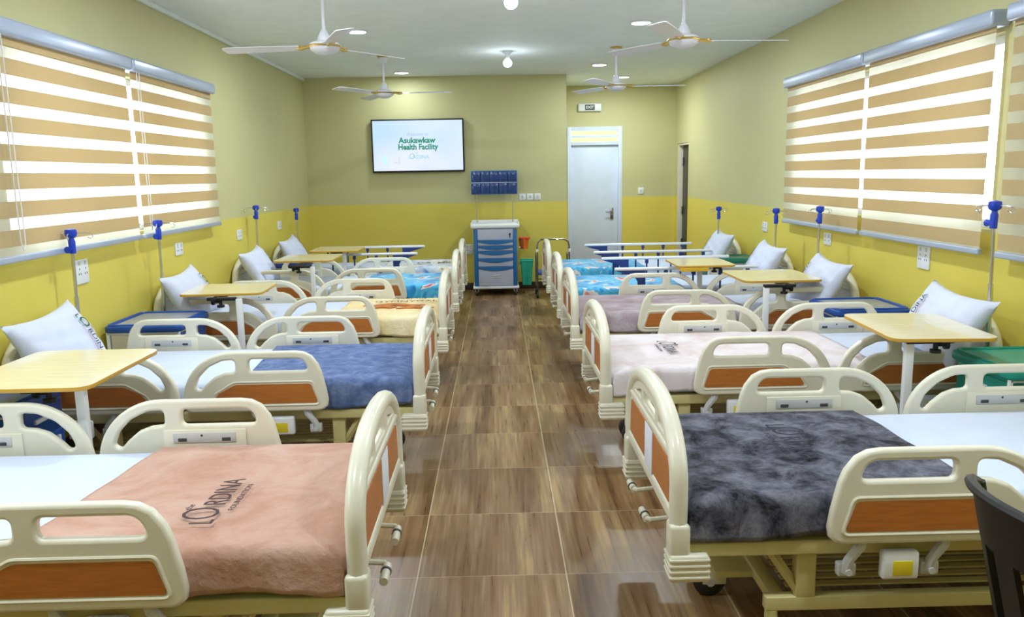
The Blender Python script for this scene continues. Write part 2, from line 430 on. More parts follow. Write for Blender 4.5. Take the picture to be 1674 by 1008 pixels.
b = MB(); b.box(XL - .2, YF - .2, 0, XR + .2, YF, HC)
struct(b.build('wall_front', 'wall_paint', sm=False))
# small corridor behind the dark door on the right
b = MB(); b.box(XR + .2, 11.4, 0, XR + 1.5, 11.5, 2.6); b.box(XR + 1.4, 11.5, 0, XR + 1.5, YR + .4, 2.6); b.box(XR + .2, YR + .3, 0, XR + 1.5, YR + .4, 2.6); b.box(XR + .2, 11.4, 2.6, XR + 1.5, YR + .4, 2.7)
struct(b.build('wall_corridor', 'wall_paint', sm=False))
# room behind the white door (seen through the fanlight)
b = MB(); b.box(.8, YR + 1.4, 0, 2.4, YR + 1.5, 2.9)
struct(b.build('wall_beyond', 'wall_paint', sm=False))
for nm, bx in (('baseboard_back', (XL, YB - .012, 0, XE, YB, .10)), ('baseboard_left', (XL, YF, 0, XL + .012, YB - .012, .10)),
               ('baseboard_right', (XR - .012, YF, 0, XR, 11.88, .10)), ('baseboard_alcove', (1.99, YR - .012, 0, XR, YR, .10))):
    struct(MB().box(*bx, b=.003).build(nm, 'skirting'))
# plain cove line under the left part of the ceiling
struct(MB().box(XL, YF, HC - .035, XL + .035, YB, HC, .006).build('trim_1', 'ceiling_paint'))

def window(name, xo, sgn, y0, y1, mull):
    xa = xo + sgn * .09; t = .05
    f = MB()
    for (a, c, z0, z1) in [(y0, y1, WZ0, WZ0 + .05), (y0, y1, WZ1 - .05, WZ1), (y0, y0 + .05, WZ0 + .05, WZ1 - .05), (y1 - .05, y1, WZ0 + .05, WZ1 - .05)] + [(m - .03, m + .03, WZ0 + .05, WZ1 - .05) for m in mull]:
        f.box(xa - t / 2, a, z0, xa + t / 2, c, z1, .004)
    o = struct(f.build(name, 'white_paint'))
    MB().box(xa - .003, y0 + .04, WZ0 + .04, xa + .003, y1 - .04, WZ1 - .04).build('pane', 'window_glass', o, sm=False)
window('window_1', XL, -1, 4.35, 7.2, (5.3, 6.25))
window('window_2', XR, 1, 4.55, 7.5, (5.53, 6.5))
window('window_3', XR, 1, 1.2, 3.95, (2.1, 3.0))
window('added_window_4', XL, -1, 1.0, 3.75, (1.9, 2.8))  # unseen extra window without a blind, added to let in daylight
# white door with louvred fanlight
o = MB(); t = .06
o.box(DX0, YR - .015, 0, DX0 + t, YR + .12, DZ, .004); o.box(DX1 - t, YR - .015, 0, DX1, YR + .12, DZ, .004)
o.box(DX0 + t, YR - .015, DZ - t, DX1 - t, YR + .12, DZ); o.box(DX0 + t, YR - .015, 2.03, DX1 - t, YR + .12, 2.08)
d1 = struct(o.build('door_1', 'white_paint'))
MB().box(DX0 + t, YR + .03, .01, DX1 - t, YR + .07, 2.03, .003).build('door_leaf', 'white_paint', d1)
MB().box(DX0 + t, YR + .07, 2.08, DX1 - t, YR + .075, DZ - t).build('pane', 'window_glass', d1, sm=False)
MB().box(DX0 + t, YR + .04, 2.145, DX1 - t, YR + .055, 2.185, .003).build('glazing_bar', 'white_paint', d1)
h = MB().box(1.80, YR + .012, .87, 1.85, YR + .03, 1.05, .004); h.tube([(1.825, YR + .02, .99), (1.825, YR - .03, .99), (1.72, YR - .03, .985)], .009, 8)
h.build('door_handle', 'chrome_dark', d1)
# dark door standing open in the right wall
o = MB(); o.box(XR + .01, 11.9, 0, XR + .19, 11.93, 2.02, .002)
o.box(XR + .01, 12.59, 0, XR + .19, 12.62, 2.02, .002); o.box(XR + .01, 11.93, 1.99, XR + .19, 12.59, 2.02, .002)
d2 = struct(o.build('door_2', 'locker_body'))
lf = MB().box(XR + .08, 11.935, .01, XR + .12, 12.585, 1.985, .003)
lf.build('door_leaf', 'black_wood', d2)
for z in (.5, 1.0, 1.75): MB().cyl((XR + .07, 12.57, z - .06), (XR + .07, 12.57, z + .06), .012, 8).build('hinge', 'chrome_dark', d2)

# ------------------------------------------------------------------ zebra blinds
def blind(wallx, sgn, y0, y1, label, chain_y, zt=2.44, zb=1.19, off=0.0):
    """sgn=+1 when the room lies towards +x of the wall"""
    r = thing('zebra_blind', label, 'window blind', (wallx, (y0 + y1) / 2, zb), 0, 'striped roller blinds on the side windows')
    def X(d): return sgn * d
    ya, yb = y0 - r.location.y, y1 - r.location.y; H = zt - zb
    hb = MB().box(X(.0), ya, H - .09, X(.115), yb, H, .018); hb.build('headrail', 'blind_rail', r)
    MB().box(X(.055), ya + .015, 0, X(.085), yb - .015, .035, .008).build('bottom_rail', 'blind_rail', r)
    P = .1475; top = H - .085; z = top; bt = MB(); bs = MB(); fr = .58
    z = top - off
    bt.box(X(.069), ya + .02, z - .005, X(.0705), yb - .02, top)
    k = 0
    while z > .03:
        # sheer then tan, repeating downwards
        a = max(z - P * (1 - fr), .03); bs.box(X(.069), ya + .02, a, X(.0705), yb - .02, z)
        c = max(a - P * fr, .03)
        if c < a: bt.box(X(.069), ya + .02, c, X(.0705), yb - .02, a)
        z = c
        if z <= .031: break
    bt.build('tan_fabric', 'blind_tan', r, sm=False); bs.build('sheer_fabric', 'blind_sheer', r, sm=False)
    if chain_y is not None:
        cy = chain_y - r.location.y; ch = MB()
        ch.tube([(X(.10), cy - .02, H - .06), (X(.105), cy - .02, .1), (X(.105), cy, .06), (X(.105), cy + .02, .1), (X(.10), cy + .02, H - .06)], .0028, 6)
        ch.build('pull_chain', 'white_plastic', r)
    return r
blind(XL, 1, 5.79, 7.42, 'farther striped tan and sheer blind on the left window', 5.87, off=.05)
blind(XL, 1, 4.03, 5.76, 'nearer striped tan and sheer blind on the left window, cut by the photo edge', 4.27, off=.05)
blind(XR, -1, 6.08, 7.72, 'farthest striped tan and sheer blind on the right wall', None, zb=1.10, off=.03)
blind(XR, -1, 4.50, 6.05, 'middle striped tan and sheer blind on the right wall', None, zb=1.10, off=.03)
blind(XR, -1, 2.6, 4.38, 'nearest striped blind on the right wall, cut by the right photo edge', None, zb=1.10, off=.03)

# ------------------------------------------------------------------ ceiling lamps and fans
root = None
for i, (x, y, lab) in enumerate(DOWNLIGHTS):
    if lab:
        if root is None:
            root = thing('ceiling_downlight', lab, 'ceiling light', (x, y, HC), 0, 'round ceiling downlights')
            MB().lathe([(.085, 0), (.1, 0), (.105, -.006), (.1, -.012), (.088, -.014), (.085, -.012)], n=32).build('trim_ring', 'white_plastic', root)
            MB().lathe([(.0, -.008), (.087, -.008), (.087, -.0125), (.0, -.0125)], n=32).build('diffuser', 'lamp_disc', root)
        else:
            root2 = dup(root, (x, y, HC), 0, lab)
    la = bpy.data.lights.new('downlight_lamp', 'AREA'); la.shape = 'DISK'; la.size = .17; la.energy = LAMP_W * ((.3 if x < 0 else .6) if 10 < y < 11 else 1.0); la.color = LAMPC
    lo = bpy.data.objects.new('downlight_lamp', la); COL.objects.link(lo); lo.location = (x, y, HC - .02)
for i, (x, y) in enumerate(BULBS):
    lab = ['bare glowing bulb in a white ceiling holder cut by the top edge of the photo', 'bare glowing bulb in a white ceiling holder nearer the back wall'][i]
    r = thing('ceiling_bulb', lab, 'light bulb', (x, y, HC), 0, 'bulbs down the middle of the ceiling')
    MB().lathe([(.0, 0), (.055, 0), (.055, -.012), (.035, -.03), (.022, -.04), (.022, -.075), (.0, -.075)]).build('bulb_holder', 'white_plastic', r)
    MB().lathe([(.0, -.07), (.022, -.075), (.032, -.088), (.048, -.108), (.052, -.128), (.044, -.152), (.024, -.168), (.0, -.172)]).build('bulb', 'lamp_globe', r)
    la = bpy.data.lights.new('bulb_lamp', 'POINT'); la.shadow_soft_size = .05; la.energy = 3.5; la.color = LAMPC
    lo = bpy.data.objects.new('bulb_lamp', la); COL.objects.link(lo); lo.location = (x, y, HC - .27)

def make_fan():
    r = thing('ceiling_fan', '', 'ceiling fan')
    MB().lathe([(.0, 0), (.062, 0), (.066, -.01), (.05, -.022), (.0, -.022)]).build('ceiling_cap', 'gold', r)
    MB().lathe([(.0, -.02), (.05, -.022), (.045, -.05), (.028, -.085), (.012, -.09), (.0, -.09)]).build('canopy', 'fan_white', r)
    MB().cyl((0, 0, -.02), (0, 0, -.34), .0125, 12).build('down_rod', 'fan_white', r)
    MB().lathe([(.0, -.29), (.018, -.29), (.03, -.31), (.045, -.34), (.05, -.365), (.085, -.375), (.105, -.385), (.108, -.40), (.0, -.40)], n=32).build('motor_cover', 'fan_white', r)
    MB().lathe([(.0, -.398), (.112, -.398), (.116, -.404), (.112, -.412), (.0, -.412)], n=32).build('gold_ring', 'gold', r)
    MB().lathe([(.0, -.41), (.108, -.41), (.10, -.43), (.07, -.45), (.03, -.462), (.0, -.465)], n=32).build('motor_base', 'fan_white', r)
    for k in range(3):
        a = 2 * PI * k / 3; ca, sa = math.cos(a), math.sin(a)
        def R(x, y, z): return (x * ca - y * sa, x * sa + y * ca, z)
        arm = MB(); arm.tube([R(.09, 0, -.408), R(.13, 0, -.402), R(.17, 0, -.41), R(.21, 0, -.408)], [.014, .012, .016, .01], 8, sy=1.0)
        arm.box(0, 0, 0, .001, .001, .001)
        arm = MB(); arm.tube([R(.09, 0, -.408), R(.13, 0, -.402), R(.17, 0, -.41), R(.21, 0, -.408)], [.013, .012, .016, .01], 8)
        arm.tube([R(.17, -.04, -.407), R(.2, 0, -.404), R(.17, .04, -.401)], .008, 6)
        arm.build('blade_iron', 'gold', r)
        out = rnd([(.18, -.045, .02), (.45, -.06, .2), (.76, -.068, .03), (.76, .062, .045), (.45, .058, .2), (.18, .045, .02)], 5)
        me = plate([out], .0025, .001, 1)
        T = Matrix.Translation((0, 0, -.408)) @ Matrix.Rotation(a, 4, 'Z') @ Matrix.Rotation(math.radians(10), 4, 'X')
        MB().mesh(me, T).build('blade', 'fan_white', r)
    return r
fan = make_fan()
FANS = [(-1.21, 6.0, 172, 'ceiling fan nearest the left window'),
        (-1.24, 9.32, -4, 'farther left ceiling fan with its gold ceiling cap in view'),
        (1.36, 5.95, 4, 'ceiling fan nearest the right window'),
        (1.32, 8.95, 0, 'farther right ceiling fan in front of the alcove')]
for i, (x, y, a, lab) in enumerate(FANS): place(fan, i, (x, y, HC), math.radians(a), 'white and gold three-bladed ' + lab, 'ceiling fans')

# ------------------------------------------------------------------ hospital bed
# local frame: x = 0 at the aisle face of the footboard, growing towards the wall; y across; z up
BL, HW = 2.185, .47
def end_board(r, x0, sgn, name, label):
    """sgn=+1: outer face looks towards -x (footboard)"""
    def X(d): return x0 + sgn * d
    b = MB()
    def arch(t):  # t in -1..1
        return .60 + .222 * (max(0, 1 - abs(t) ** 2.5)) ** (1 / 2.0)
    pts = [(X(.03), -.445, .36), (X(.03), -.445, .5)]
    n = 36
    for k in range(n + 1):
        a = -1 + 2 * k / n; t = math.sin(a * PI / 2); pts.append((X(.03), .445 * t, arch(t)))
    pts += [(X(.03), .445, .5), (X(.03), .445, .36)]
    b.tube(pts, .031, 12)
    # panel below the handle slots
    def loopp(ps): return ps
    outer = [(-.43, .475)] + [(.43 * math.sin(a * PI / 2), arch(math.sin(a * PI / 2)) - .012) for a in [-1 + 2 * k / n for k in range(n + 1)]] + [(.43, .475)]
    def slot(a, c, rr=.02):
        z0 = .712
        top = [(a + (c - a) * k / 8, arch((a + (c - a) * k / 8) / .445) - .055) for k in range(9)]
        top = [p for p in top if p[1] > z0 + .012]
        return [(a, z0, rr), (c, z0, rr)] if False else rnd([(c, z0, rr)] + [(p[0], p[1], .012) for p in reversed(top)] + [(a, z0, rr)], 4)
    holes = [slot(-.12, .12), slot(.16, .36), slot(-.36, -.16)]
    me = plate([outer] + holes, .015, .006)
    T = basis((X(.03), 0, 0), (0, 1, 0), (0, 0, 1), (1, 0, 0))
    b.mesh(me, T)
    b.box(X(.008), -.44, .455, X(.052), .44, .505, .012)
    b.box(X(.008), -.42, .672, X(.05), .42, .698, .01)
    o = b.build(name, 'cream', r)
    pa = plate([rnd([(-.385, .515, .012), (.385, .515, .012), (.37, .66, .03), (-.37, .66, .03)], 5)], .003, .0015, 1)
    MB().mesh(pa, basis((X(.0135), 0, 0), (0, 1, 0), (0, 0, 1), (1, 0, 0))).build('wood_panel', 'orange', r)
    if label:
        MB().box(X(.008), -.10, .50, X(.0115), .04, .665, .001).build('record_card', 'paper', r)
    for s in (-1, 1):
        c = MB(); c.box(X(-.003), s * .405, .36, X(.065), s * .482, .475, .014); c.build('corner_sleeve', 'cream', r)
        c = MB(); c.box(X(-.004), s * .40, .28, X(.125), s * .49, .375, .012)
        for k in range(4): c.box(X(-.007), s * .398, .292 + k * .02, X(.128), s * .4935, .303 + k * .02, .004)
        c.build('corner_bumper', 'cream', r)

def grow(lp, d):
    n = len(lp); A = sum(lp[i][0] * lp[(i + 1) % n][1] - lp[(i + 1) % n][0] * lp[i][1] for i in range(n)); s = 1 if A > 0 else -1; out = []
    for i in range(n):
        a, c = Vector(lp[i - 1]), Vector(lp[(i + 1) % n]); t = (c - a).normalized(); out.append((lp[i][0] + t.y * d * s, lp[i][1] - t.x * d * s))
    return out
def rail_loops():
    bev = .012
    out = [(.05, bev), (.03, bev + .006), (bev + .004, .03), (bev, .055), (.02, .11), (.04, .2), (.055, .24), (.085, .28), (.12, .298), (.16, .303)]
    for k in range(0, 15):
        t = PI / 2 * k / 14; out.append((.48 + .248 * math.sin(t), .06 + .243 * math.cos(t)))
    out += [(.726, .03), (.715, .018), (.70, bev)]
    h1 = rnd([(.09, .212, .022), (.395, .212, .022), (.395, .276, .025), (.12, .276, .05)], 6)
    h2 = rnd([(.465, .212, .02), (.465, .275, .022), (.53, .270, .06), (.60, .238, .07), (.652, .186, .05), (.674, .132, .022), (.647, .118, .018), (.618, .150, .05), (.57, .190, .05), (.52, .208, .04)], 5)
    return [out, grow(h1, bev), grow(h2, bev)]
RAIL_ME = plate(rail_loops(), .017, .012)
PANEL_ME = plate([rnd([(.052, .045, .012), (.595, .045, .014), (.555, .10, .03), (.47, .145, .06), (.085, .145, .022)], 6)], .003, .001, 1)
def bead(mb, T):
    ps = rnd([(.040, .034, .02), (.618, .034, .02), (.572, .10, .03), (.475, .158, .06), (.075, .158, .026)], 6)
    mb.tube([T @ Vector((p[0], p[1], .0165)) for p in ps], .006, 6, closed=True)
def side_rail(r, x0, flip, side, full=True):
    # flip: arc end towards +x when False. side: -1 / +1 (outer face direction in y)
    ex = (-1, 0, 0) if flip else (1, 0, 0); org = (x0 + (.74 if flip else 0), side * .515, .42)
    ez = (0, side, 0)
    T = basis(org, ex, (0, 0, 1), ez)
    b = MB(); b.mesh(RAIL_ME, T); bead(b, T)
    # raised boss round the inner plate
    b.box(org[0] + ex[0] * .14, side * .490, .445, org[0] + ex[0] * .47, side * .5, .614, .004)
    o = b.build('side_rail', 'cream', r)
    p = MB(); p.mesh(PANEL_ME, T @ Matrix.Translation((0, 0, .0165))); p.build('wood_panel', 'orange', o)
    q = MB(); q.box(org[0] + ex[0] * .18, side * .486, .562, org[0] + ex[0] * .43, side * .491, .603, .003)
    q.use(1)
    for u in (.20, .375): q.box(org[0] + ex[0] * u, side * .4845, .568, org[0] + ex[0] * (u + .035), side * .4875, .582, .001)
    q.cyl((org[0] + ex[0] * .315, side * .4885, .592), (org[0] + ex[0] * .315, side * .4845, .592), .005, 8)
    q.build('latch_plate', ['grey_plastic', 'dark_grey'], o)
    # folding mechanism below
    cx = org[0] + ex[0] * .23
    for u in (.13, .40):
        m = MB(); ux = org[0] + ex[0] * u
        m.tube([(ux, side * .49, .435), (ux - ex[0] * .012, side * .50, .40), (ux - ex[0] * .05, side * .50, .35), (ux - ex[0] * .055, side * .49, .31)], [.02, .018, .016, .018], 8)
        m.box(ux - ex[0] * .08, side * .47, .295, ux - ex[0] * .02, side * .50, .34, .006)
        m.cyl((ux - ex[0] * .05, side * .515, .315), (ux - ex[0] * .05, side * .47, .315), .011, 10)
        m.build('rail_hinge', 'grey_plastic', o)
    q = MB(); q.box(cx - .045, side * .485, .29, cx + .075, side * .52, .385, .01)
    q.use(1).box(cx - .012, side * .519, .305, cx + .052, side * .5225, .355, .001)
    q.build('release_box', ['white_plastic', 'yellow_sticker'], o)
    return o

def bed_base(r):
    f = MB()
    for s in (-1, 1):
        f.box(.05, s * .425, .355, 2.08, s * .462, .405, .006)
        f.box(.33, s * .40, .145, 1.80, s * .44, .195, .005)
        for xx in (.43, 1.62): f.box(xx, s * .39, .19, xx + .065, s * .44, .36, .005)
        f.tube([(.34, s * .415, .36), (.45, s * .415, .20)], .017, 4)
        f.tube([(1.80, s * .415, .36), (1.68, s * .415, .20)], .017, 4)
    for xx in (.06, .45, 1.0, 1.55, 2.03): f.box(xx, -.44, .36, xx + .04, .44, .395, .004)
    for xx in (.38, 1.74): f.box(xx - .025, -.42, .15, xx + .025, .42, .19, .004)
    for s in (-1, 1):
        for xx in (.355, 1.77): f.cyl((xx, s * .42, .145), (xx, s * .42, .11), .022, 12)
    f.box(.22, -.22, .15, .36, .22, .175, .004); f.box(1.76, -.22, .15, 1.9, .22, .175, .004)
    f.build('bed_frame', 'cream_frame', r)
    d = MB(); d.box(.08, -.42, .395, 2.05, .42, .405)
    for k in range(15): d.box(.42, -.375 + k * .05, .196, 1.72, -.348 + k * .05, .202)
    d.build('under_shelf', 'cream_frame', r)
    for xx in (.26, 1.88):
        for s in (-1, 1):
            c = MB(); yy = s * .06
            c.tube([(xx, yy, .155), (xx, yy, .12)], .018, 8)
            c.box(xx - .05, yy - .032, .055, xx + .04, yy - .024, .135, .004); c.box(xx - .05, yy + .024, .055, xx + .04, yy + .032, .135, .004); c.box(xx - .045, yy - .03, .115, xx + .035, yy + .03, .135, .006)
            o = c.build('castor', 'cream', r)
            wh = MB(); wh.tube([(xx - .02, yy - .02, .063), (xx - .02, yy - .014, .063), (xx - .02, yy + .014, .063), (xx - .02, yy + .02, .063)], [.052, .062, .062, .052], 20)
            wh.use(1); wh.cyl((xx - .02, yy - .034, .063), (xx - .02, yy + .034, .063), .016, 12)
            wh.build('wheel', ['tyre', 'grey_plastic'], o)
    for s in (-.14, .14):
        c = MB(); c.tube([(.06, s, .35), (.0, s, .345), (-.012, s + .02, .342)], .010, 8); c.tube([(-.012, s + .015, .342), (-.012, s + .11, .335)], .015, 10)
        c.use(1).tube([(-.012, s + .045, .3398), (-.012, s + .055, .339)], .018, 10)
        c.build('crank_handle', ['cream', 'dark_grey'], r)

def mattress(r):
    m = MB()
    def P(u, v):
        a = 2 * PI * v; 
        return (0, 0, 0)
    m.box(.09, -.445, .407, 2.05, .445, .548, .035)
    m.build('mattress', 'sheet', r)

def make_bed():
    r = thing('hospital_bed', '', 'hospital bed')
    end_board(r, 0, 1, 'footboard', True)
    end_board(r, BL, -1, 'headboard', False)
    bed_base(r); mattress(r)
    for s in (-1, 1):
        side_rail(r, .49, False, s); side_rail(r, 1.25, True, s)
    return r
def make_bed_metal():
    r = thing('hospital_bed', '', 'hospital bed')
    end_board(r, 0, 1, 'footboard', True)
    end_board(r, BL, -1, 'headboard', False)
    bed_base(r); mattress(r)
    for s in (-1, 1):
        b = MB(); b.box(.52, s * .455, .715, 1.84, s * .49, .745, .012)
        b.box(.56, s * .462, .435, 1.80, s * .482, .455, .006)
        o = b.build('folding_rail', 'alu', r)
        for k in range(5):
            xx = .74 + k * .25
            c = MB(); c.tube([(xx, s * .472, .45), (xx, s * .472, .72)], .009, 8); c.build('rail_post', 'navy_plastic', o)
            if k: MB().box(xx - .016, s * .455, .675, xx + .016, s * .49, .717, .005).build('post_joint', 'navy_plastic', o)
        c = MB(); me = plate([[(.54, .715), (.80, .715), (.80, .56), (.755, .56), (.73, .62), (.70, .67), (.62, .69)]], .014, .002, 1)
        c.mesh(me, basis((0, s * .472, 0), (1, 0, 0), (0, 0, 1), (0, 1, 0))); c.build('end_bracket', 'navy_plastic', o)
    return r

# (side, centre y, label)
LX, RX = -.395, .54
BEDS = [
 ('abs', 'L', 2.62, 'cream hospital bed at the lower left under the salmon blanket, nearest of the left row'),
 ('abs', 'L', 4.53, 'cream hospital bed under the navy blue fleece, second of the left row'),
 ('abs', 'L', 6.40, 'cream hospital bed under the pale yellow printed blanket, middle of the left row'),
 ('abs', 'L', 8.20, 'cream hospital bed under the bright blue printed blanket, fourth of the left row'),
 ('abs', 'R', 2.90, 'cream hospital bed at the lower right under the charcoal blanket, nearest of the right row'),
 ('abs', 'R', 4.65, 'cream hospital bed under the pale pinkish white blanket, second of the right row'),
 ('abs', 'R', 6.38, 'cream hospital bed under the mauve brown blanket, middle of the right row'),
 ('metal', 'L', 9.62, 'hospital bed with white metal folding rails, farthest of the left row'),
 ('metal', 'R', 7.72, 'hospital bed with metal folding rails and blue brackets behind the mauve-blanket bed'),
 ('metal', 'R', 9.32, 'hospital bed with metal folding rails, farthest of the right row before the door')]
protos = {}
for kind, sd, yc, lab in BEDS:
    rz = PI if sd == 'L' else 0; loc = (LX if sd == 'L' else RX, yc, 0)
    if kind not in protos:
        p = make_bed() if kind == 'abs' else make_bed_metal(); protos[kind] = p
        p.location = loc; p.rotation_euler = (0, 0, rz); p['label'] = lab; p['group'] = 'hospital beds in two rows'
    else:
        dup(protos[kind], loc, rz, lab, 'hospital beds in two rows')

# ------------------------------------------------------------------ blankets (each draped on its own mattress)
def blanket(sd, yc, x0, x1, matname, label, skew=0.0, seed=0, drop=.135, fold=.006, foot=True):
    rn = random.Random(seed); ph = [rn.uniform(0, 6) for _ in range(8)]
    top = .556; hw = .455; R_ = .03
    prof = []   # (y, z, outward-ness)
    n1 = 7
    for k in range(n1): prof.append((-hw - .006, top - drop + (drop - R_) * k / (n1 - 1), 1))
    for k in range(1, 6):
        a = PI / 2 * k / 6; prof.append((-hw - .006 + R_ * (1 - math.cos(a)), top - R_ + R_ * math.sin(a), .5))
    nt_ = 26
    for k in range(nt_ + 1): prof.append((-(hw - R_ + .006) + 2 * (hw - R_ + .006) * k / nt_, top, 0))
    full = prof + [(-p[0], p[1], p[2]) for p in reversed(prof[:n1 + 5])]
    NV = len(full); NU = 44
    b = MB(); v = []
    for i in range(NU):
        u = i / (NU - 1)
        for j, (y, z, o_) in enumerate(full):
            xe = x1 + skew * (y / hw)
            x = x0 + (xe - x0) * u
            wob = fold * (math.sin(x * 23 + ph[0] + j * .15) + .6 * math.sin(x * 41 + ph[1]))
            zz = z; yy = y
            if o_ > 0.9:
                lo = (top - z) / drop
                yy = y + math.copysign(1, y) * abs(wob) * lo * 1.2
                zz = z + .012 * lo * math.sin(x * 9 + ph[2])
            elif o_ == 0:
                zz = z + .0035 * math.sin(x * 11 + y * 7 + ph[3]) * math.sin(y * 13 + x * 5 + ph[4]) + .002 * math.sin(x * 31 + y * 17 + ph[5])
            # rounding at the foot end
            if foot and i < 4:
                d = (4 - i) / 4; zz = min(zz, top - .0 - R_ * (1 - math.sqrt(max(0, 1 - d * d)))) if zz > top - R_ * 1.2 else zz
            v.append((x, yy, zz))
    f = [(i * NV + j, i * NV + j + 1, (i + 1) * NV + j + 1, (i + 1) * NV + j) for i in range(NU - 1) for j in range(NV - 1)]
    # foot skirt: hangs down between mattress and footboard
    if foot:
        base = len(v)
        for k in range(1, 5):
            for j, (y, z, o_) in enumerate(full):
                q = v[j]; zt = q[2]; zz = min(zt, zt - (zt - (top - drop)) * k / 4)
                v.append((x0 - .012 * (k > 0) - .002 * math.sin(y * 30 + ph[6]), q[1] * (1 - .004 * k), zz))
        prev = 0
        for k in range(1, 5):
            a0 = prev; b0 = base + (k - 1) * NV
            for j in range(NV - 1): f.append((a0 + j, b0 + j, b0 + j + 1, a0 + j + 1))
            prev = b0
    b.add(v, f)
    o = b.build('blanket', matname, None, ang=60)
    md = o.modifiers.new('thickness', 'SOLIDIFY'); md.thickness = .008; md.offset = 1 
    o.location = (LX if sd == 'L' else RX, yc, 0); o.rotation_euler = (0, 0, PI if sd == 'L' else 0)
    return tag(o, label, 'blanket', 'blankets spread over the foot ends')
B1 = blanket('L', 2.62, .085, .99, 'fleece_salmon', 'salmon pink fleece blanket with dark lettering on the nearest left bed', .05, 1)
B2 = blanket('L', 4.53, .085, .98, 'fleece_navy', 'plush navy blue blanket on the second left bed', -.03, 2)
B3 = blanket('L', 6.40, .085, .86, 'fleece_cream', 'pale yellow blanket with brown and blue print on the middle left bed', 0, 3)
B4 = blanket('L', 8.20, .085, .95, 'print_cyan', 'bright blue patterned blanket on the fourth left bed', 0, 4)
B5 = blanket('L', 9.62, .085, .95, 'print_sky', 'white and blue printed blanket with dark letters on the farthest left bed', 0, 5)
B6 = blanket('R', 2.90, .085, 1.02, 'fleece_grey', 'crushed charcoal grey fleece blanket on the nearest right bed', -.03, 6)
B7 = blanket('R', 4.65, .085, 1.5, 'fleece_blush', 'pale pinkish white fleece blanket on the second right bed', 0, 7)
B8 = blanket('R', 6.38, .085, 1.35, 'fleece_mauve', 'mauve brown fleece blanket on the middle right bed', 0, 8)
B9 = blanket('R', 7.72, .085, 1.15, 'print_cyan', 'turquoise blue patterned blanket with a cream motif behind the mauve blanket', 0, 9)
B10 = blanket('R', 9.32, .085, 1.1, 'print_cyan', 'light blue floral blanket on the farthest right bed before the door', 0, 10)

def lettering(parent, items, T, mats_):
    """items: (text, size, dx, dy, material index, sx, bold, shear)"""
    b = MB()
    for (tx, sz, dx, dy, mi, sx, bo, sh) in items:
        b.use(mi); b.mesh(text_mesh(tx, sz, .0006, sx, bold=bo, shear=sh), T @ Matrix.Translation((dx, dy, 0)))
    return b.build('lettering', mats_, parent, sm=False, fix=False)
LOGO = [('the', .05, -.085, .098, 0, 1, 0, .2), ('L', .15, -.25, -.02, 0, .7, 0, 0), ('O', .25, -.155, .012, 0, .72, -.003, 0),
        ('RDINA', .15, .10, -.01, 0, .72, 0, 0), ('FOUNDATION', .04, .03, -.105, 0, 1.2, 0, 0)]
def logo_on(blk, xl, yl, rot, s, mats_, items=LOGO):
    T = Matrix.Translation((xl, yl, .5775)) @ Matrix.Rotation(rot, 4, 'Z') @ Matrix.Scale(s, 4)
    return lettering(blk, items, T, mats_)
# up of the lettering points to the pillow
logo_on(B1, .53, .14, -PI / 2, .68, ['text_dark'])
logo_on(B7, .46, -.02, -PI / 2, .62, ['text_black'])
logo_on(B6, .58, .02, -PI / 2, .75, ['text_black'])
logo_on(B3, .32, -.20, PI, .8, ['text_black'], [('GYMNYGALLY', .115, 0, 0, 0, 1.05, 0, 0)])
logo_on(B3, .36, -.34, PI, .8, ['text_black'], [('ABOUT THE', .06, 0, 0, 0, 1.1, 0, 0)])
mo = MB()
for (a, yy, L_) in ((.20, -.02, .5), (.12, .12, .3), (.42, .06, .22)):
    mo.tube([(a + L_ * k / 10, yy + .02 * math.sin(k * .9), .5735) for k in range(11)], [.004 + .010 * math.sin(PI * k / 10) for k in range(11)], 6)
B3m = mo.build('printed_stripes', 'print_brown', B3)
logo_on(B5, .34, .05, PI, .8, ['text_black'], [('DA  Mon', .14, 0, 0, 0, 1.1, .003, 0)])

# ------------------------------------------------------------------ pillows leaning on the headboards
def pillow_mesh(seed):
    rn = random.Random(seed); ph = [rn.uniform(0, 6) for _ in range(6)]
    W, H, Tk = .68, .44, .085
    b = MB(); n = 25
    def surf(sg):
        def P(u, v):
            a = 2 * u - 1; c = 2 * v - 1
            pin = 1 - .13 * (1 - abs(c) ** 2) * abs(a) ** 3          # sides pulled in between the ears
            pin2 = 1 - .17 * (1 - abs(a) ** 2) * abs(c) ** 3
            x = a * W / 2 * pin; y = c * H / 2 * pin2
            th = Tk * (max(0, 1 - a * a) * max(0, 1 - c * c)) ** .42
            wr = .006 * math.sin(a * 9 + c * 5 + ph[0]) * math.sin(c * 11 - a * 4 + ph[1]) * (1 - abs(a * c))
            wr += .004 * math.sin(a * 17 + ph[2]) * abs(c)
            return (x, y, sg * (th + wr * (th > .01)))
        return P
    b.grid(surf(1), n, n); b.grid(surf(-1), n, n)
    return b
PIL = [('L', 2.62, 1), ('L', 4.53, 2), ('L', 6.40, 3), ('L', 8.20, 4), ('L', 9.62, 5), ('R', 4.65, 6), ('R', 6.38, 7), ('R', 7.72, 8), ('R', 9.32, 9)]
PLAB = {2: 'white pillow with a dark and green printed name, propped on the second left bed',
        3: 'white pillow propped against the headboard of the middle left bed, under the wooden tray',
        4: 'white pillow propped on the fourth left bed behind the wooden tray',
        5: 'small looking white pillow on the farthest left bed in the room corner',
        6: 'white pillow with printed lettering on the second right bed behind the wooden tray',
        7: 'white pillow with a tall pointed corner on the middle right bed',
        8: 'white pillow on the fourth right bed beside an upright drip pole',
        9: 'white pillow on the farthest right bed beside the dark door'}
